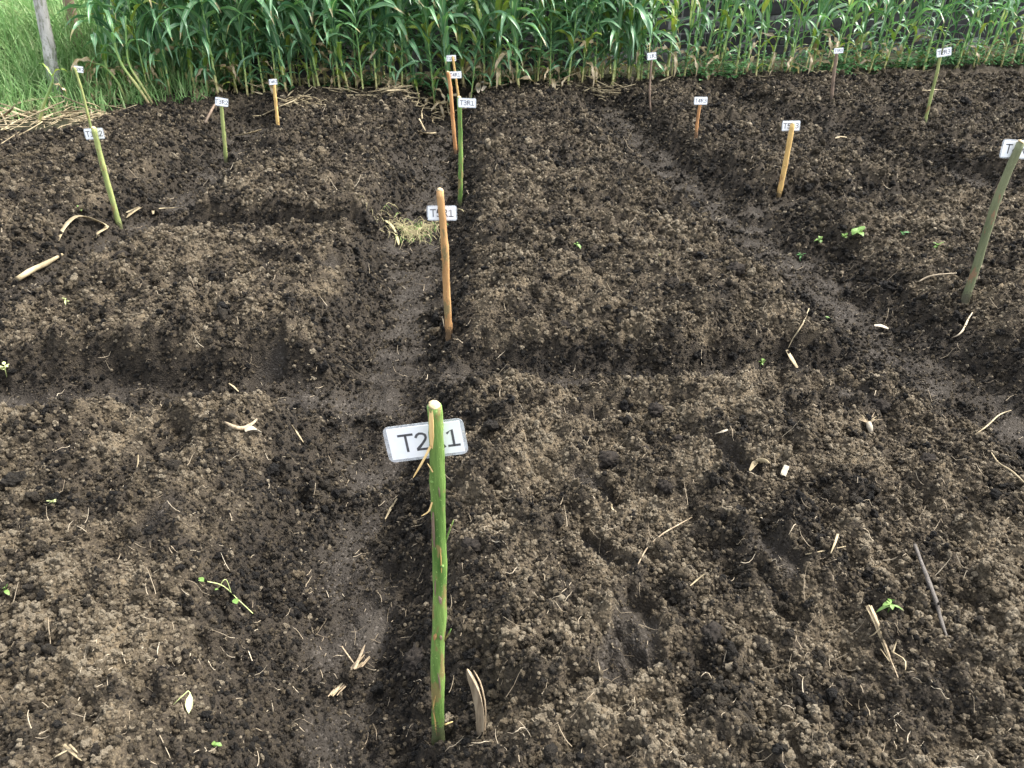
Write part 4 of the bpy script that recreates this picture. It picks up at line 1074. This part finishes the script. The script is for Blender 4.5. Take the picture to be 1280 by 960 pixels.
def wilted():
    b = ground(236, 890, .014, detail=True); root = empty('wilted_leaf', b); tag(root, 'single pale yellow-green wilted leaf on the left furrow bank', 'leaf')
    mb = MB(); leaf_quad(mb, (-.002, .03, .012), (.25, -1, -.05), .048, .017, .15); mb.build('blade', M_SEEDPALE, root)
    mb = MB(); mb.tube([(-.002, .03, .012), (-.008, .036, .014), (-.022, .02, .010), (-.034, .006, .004)], [.0014, .0014, .0011, .0008], 5); mb.build('stalk', M_SEEDPALE, root)
wilted()

def grass_wad():
    c = ground(512, 292, 0, detail=True); mb = MB(); gm = MB()
    for k in range(420):
        x, y = c.x + random.gauss(0, .10), c.y + random.gauss(.0, .10); z = hz(x, y) + .01 + random.uniform(0, .014)
        a = random.uniform(0, 6.28); L = random.uniform(.04, .13); b = random.uniform(-2, 2); p = []
        px, py = x, y
        for j in range(5):
            p.append(Vector((px, py, z + .02 * math.sin(j))) - c); px += math.cos(a) * L / 4; py += math.sin(a) * L / 4; a += b / 4
        w = random.uniform(.002, .005); (mb if k % 6 else gm).ribbon(p, [w, w, w, w * .8, .001], curl=.4, twist=random.uniform(-2, 2))
    for uvs, w in (([(482, 282), (490, 288), (497, 300)], .02), ([(492, 297), (497, 304), (499, 312)], .022)):
        mb.ribbon(curve_pts([ground(u, v, .03, True) - c for u, v in uvs], 6), [w * .5, w, w, w * .9, w * .7, w * .2], curl=.5)
    root = empty('grass_wad', c); tag(root, 'wad of pulled yellowish grass in the furrow left of the T5R1 card', 'grass wad')
    tag(mb.build('dry_blades', simple('yellow_hay', [(.25, (.17, .15, .07)), (.75, (.38, .33, .19))], (30, 30, 30), .8), root), kind='stuff')
    tag(gm.build('green_blades', M_SEED, root), kind='stuff')
grass_wad()

# ------------------------------------------------------------------ broken maize stalks at the left edge
def broken_stalk(label, uvs, r, leaves, Y=None, mat=None):
    b = ground(*uvs[0]); Y = Y or b.y
    root = empty('broken_maize_stalk', b); tag(root, label, 'maize stalk', 'broken maize stalks at the left edge')
    pts = curve_pts([Vector((0, 0, -.03))] + [at_depth(u, v, Y) - b for u, v in uvs[1:]], 16)
    mb = MB(); mb.tube(pts, [r * (1.1 - .45 * k / 15) * (1.18 if k % 4 == 0 else 1) for k in range(16)], 7); mb.build('stalk', mat or M_STALK, root)
    for k, az, me, sc in leaves: obj('leaf', me, root, pts[k], (0, 0, az), sc)
broken_stalk('pale green broken stalk standing in the big straw heap', [(46, 155), (54, 132), (62, 112), (66, 98), (61, 90)], .014, [(11, 0.2, YELLOW[0], .5), (14, 2.6, YELLOW[1], .35), (9, .1, DRYL[1], .5)])
broken_stalk('bent stalk with a drooping withered top right of the leaning stakes', [(160, 130), (150, 108), (140, 93), (128, 82), (116, 79)], .012, [(13, 3.3, DRYL[0], .8), (12, 2.7, DRYL[2], .9), (15, 3.0, DRYL[3], .9), (14, 4.0, DRYL[4], .8), (10, 3.5, DRYL[1], .7)])
broken_stalk('left of two leaning bare stalks beside the withered bent one', [(190, 133), (172, 108), (155, 85), (145, 62), (140, 30)], .014, [(9, 2.4, LEAVES[0], .8), (12, 5.2, LEAVES[2], .9), (14, 2.2, LEAVES[4], .9)])
broken_stalk('right of two leaning bare stalks beside the withered bent one', [(194, 132), (178, 108), (162, 82), (158, 55), (157, 20)], .012, [(10, 5.8, LEAVES[1], .8), (13, 2.0, LEAVES[3], .9)])
lying('old_stick', 'dark slanting stick on the soil left of the short pale stake', 'stick', [(257, 158), (263, 150), (270, 140)], radii=[.012, .014, .010], mat=M_GREYBARK, lifts=[.03, .05, .07])
lying('husk_wad', 'crumpled white husk below the maize right of the centre stakes', 'husk', [(598, 124), (600, 117), (604, 114), (601, 120)], widths=[.03, .08, .07, .03], mat=M_CHIP, lift=.06, curl=1.0, twist=1.5)
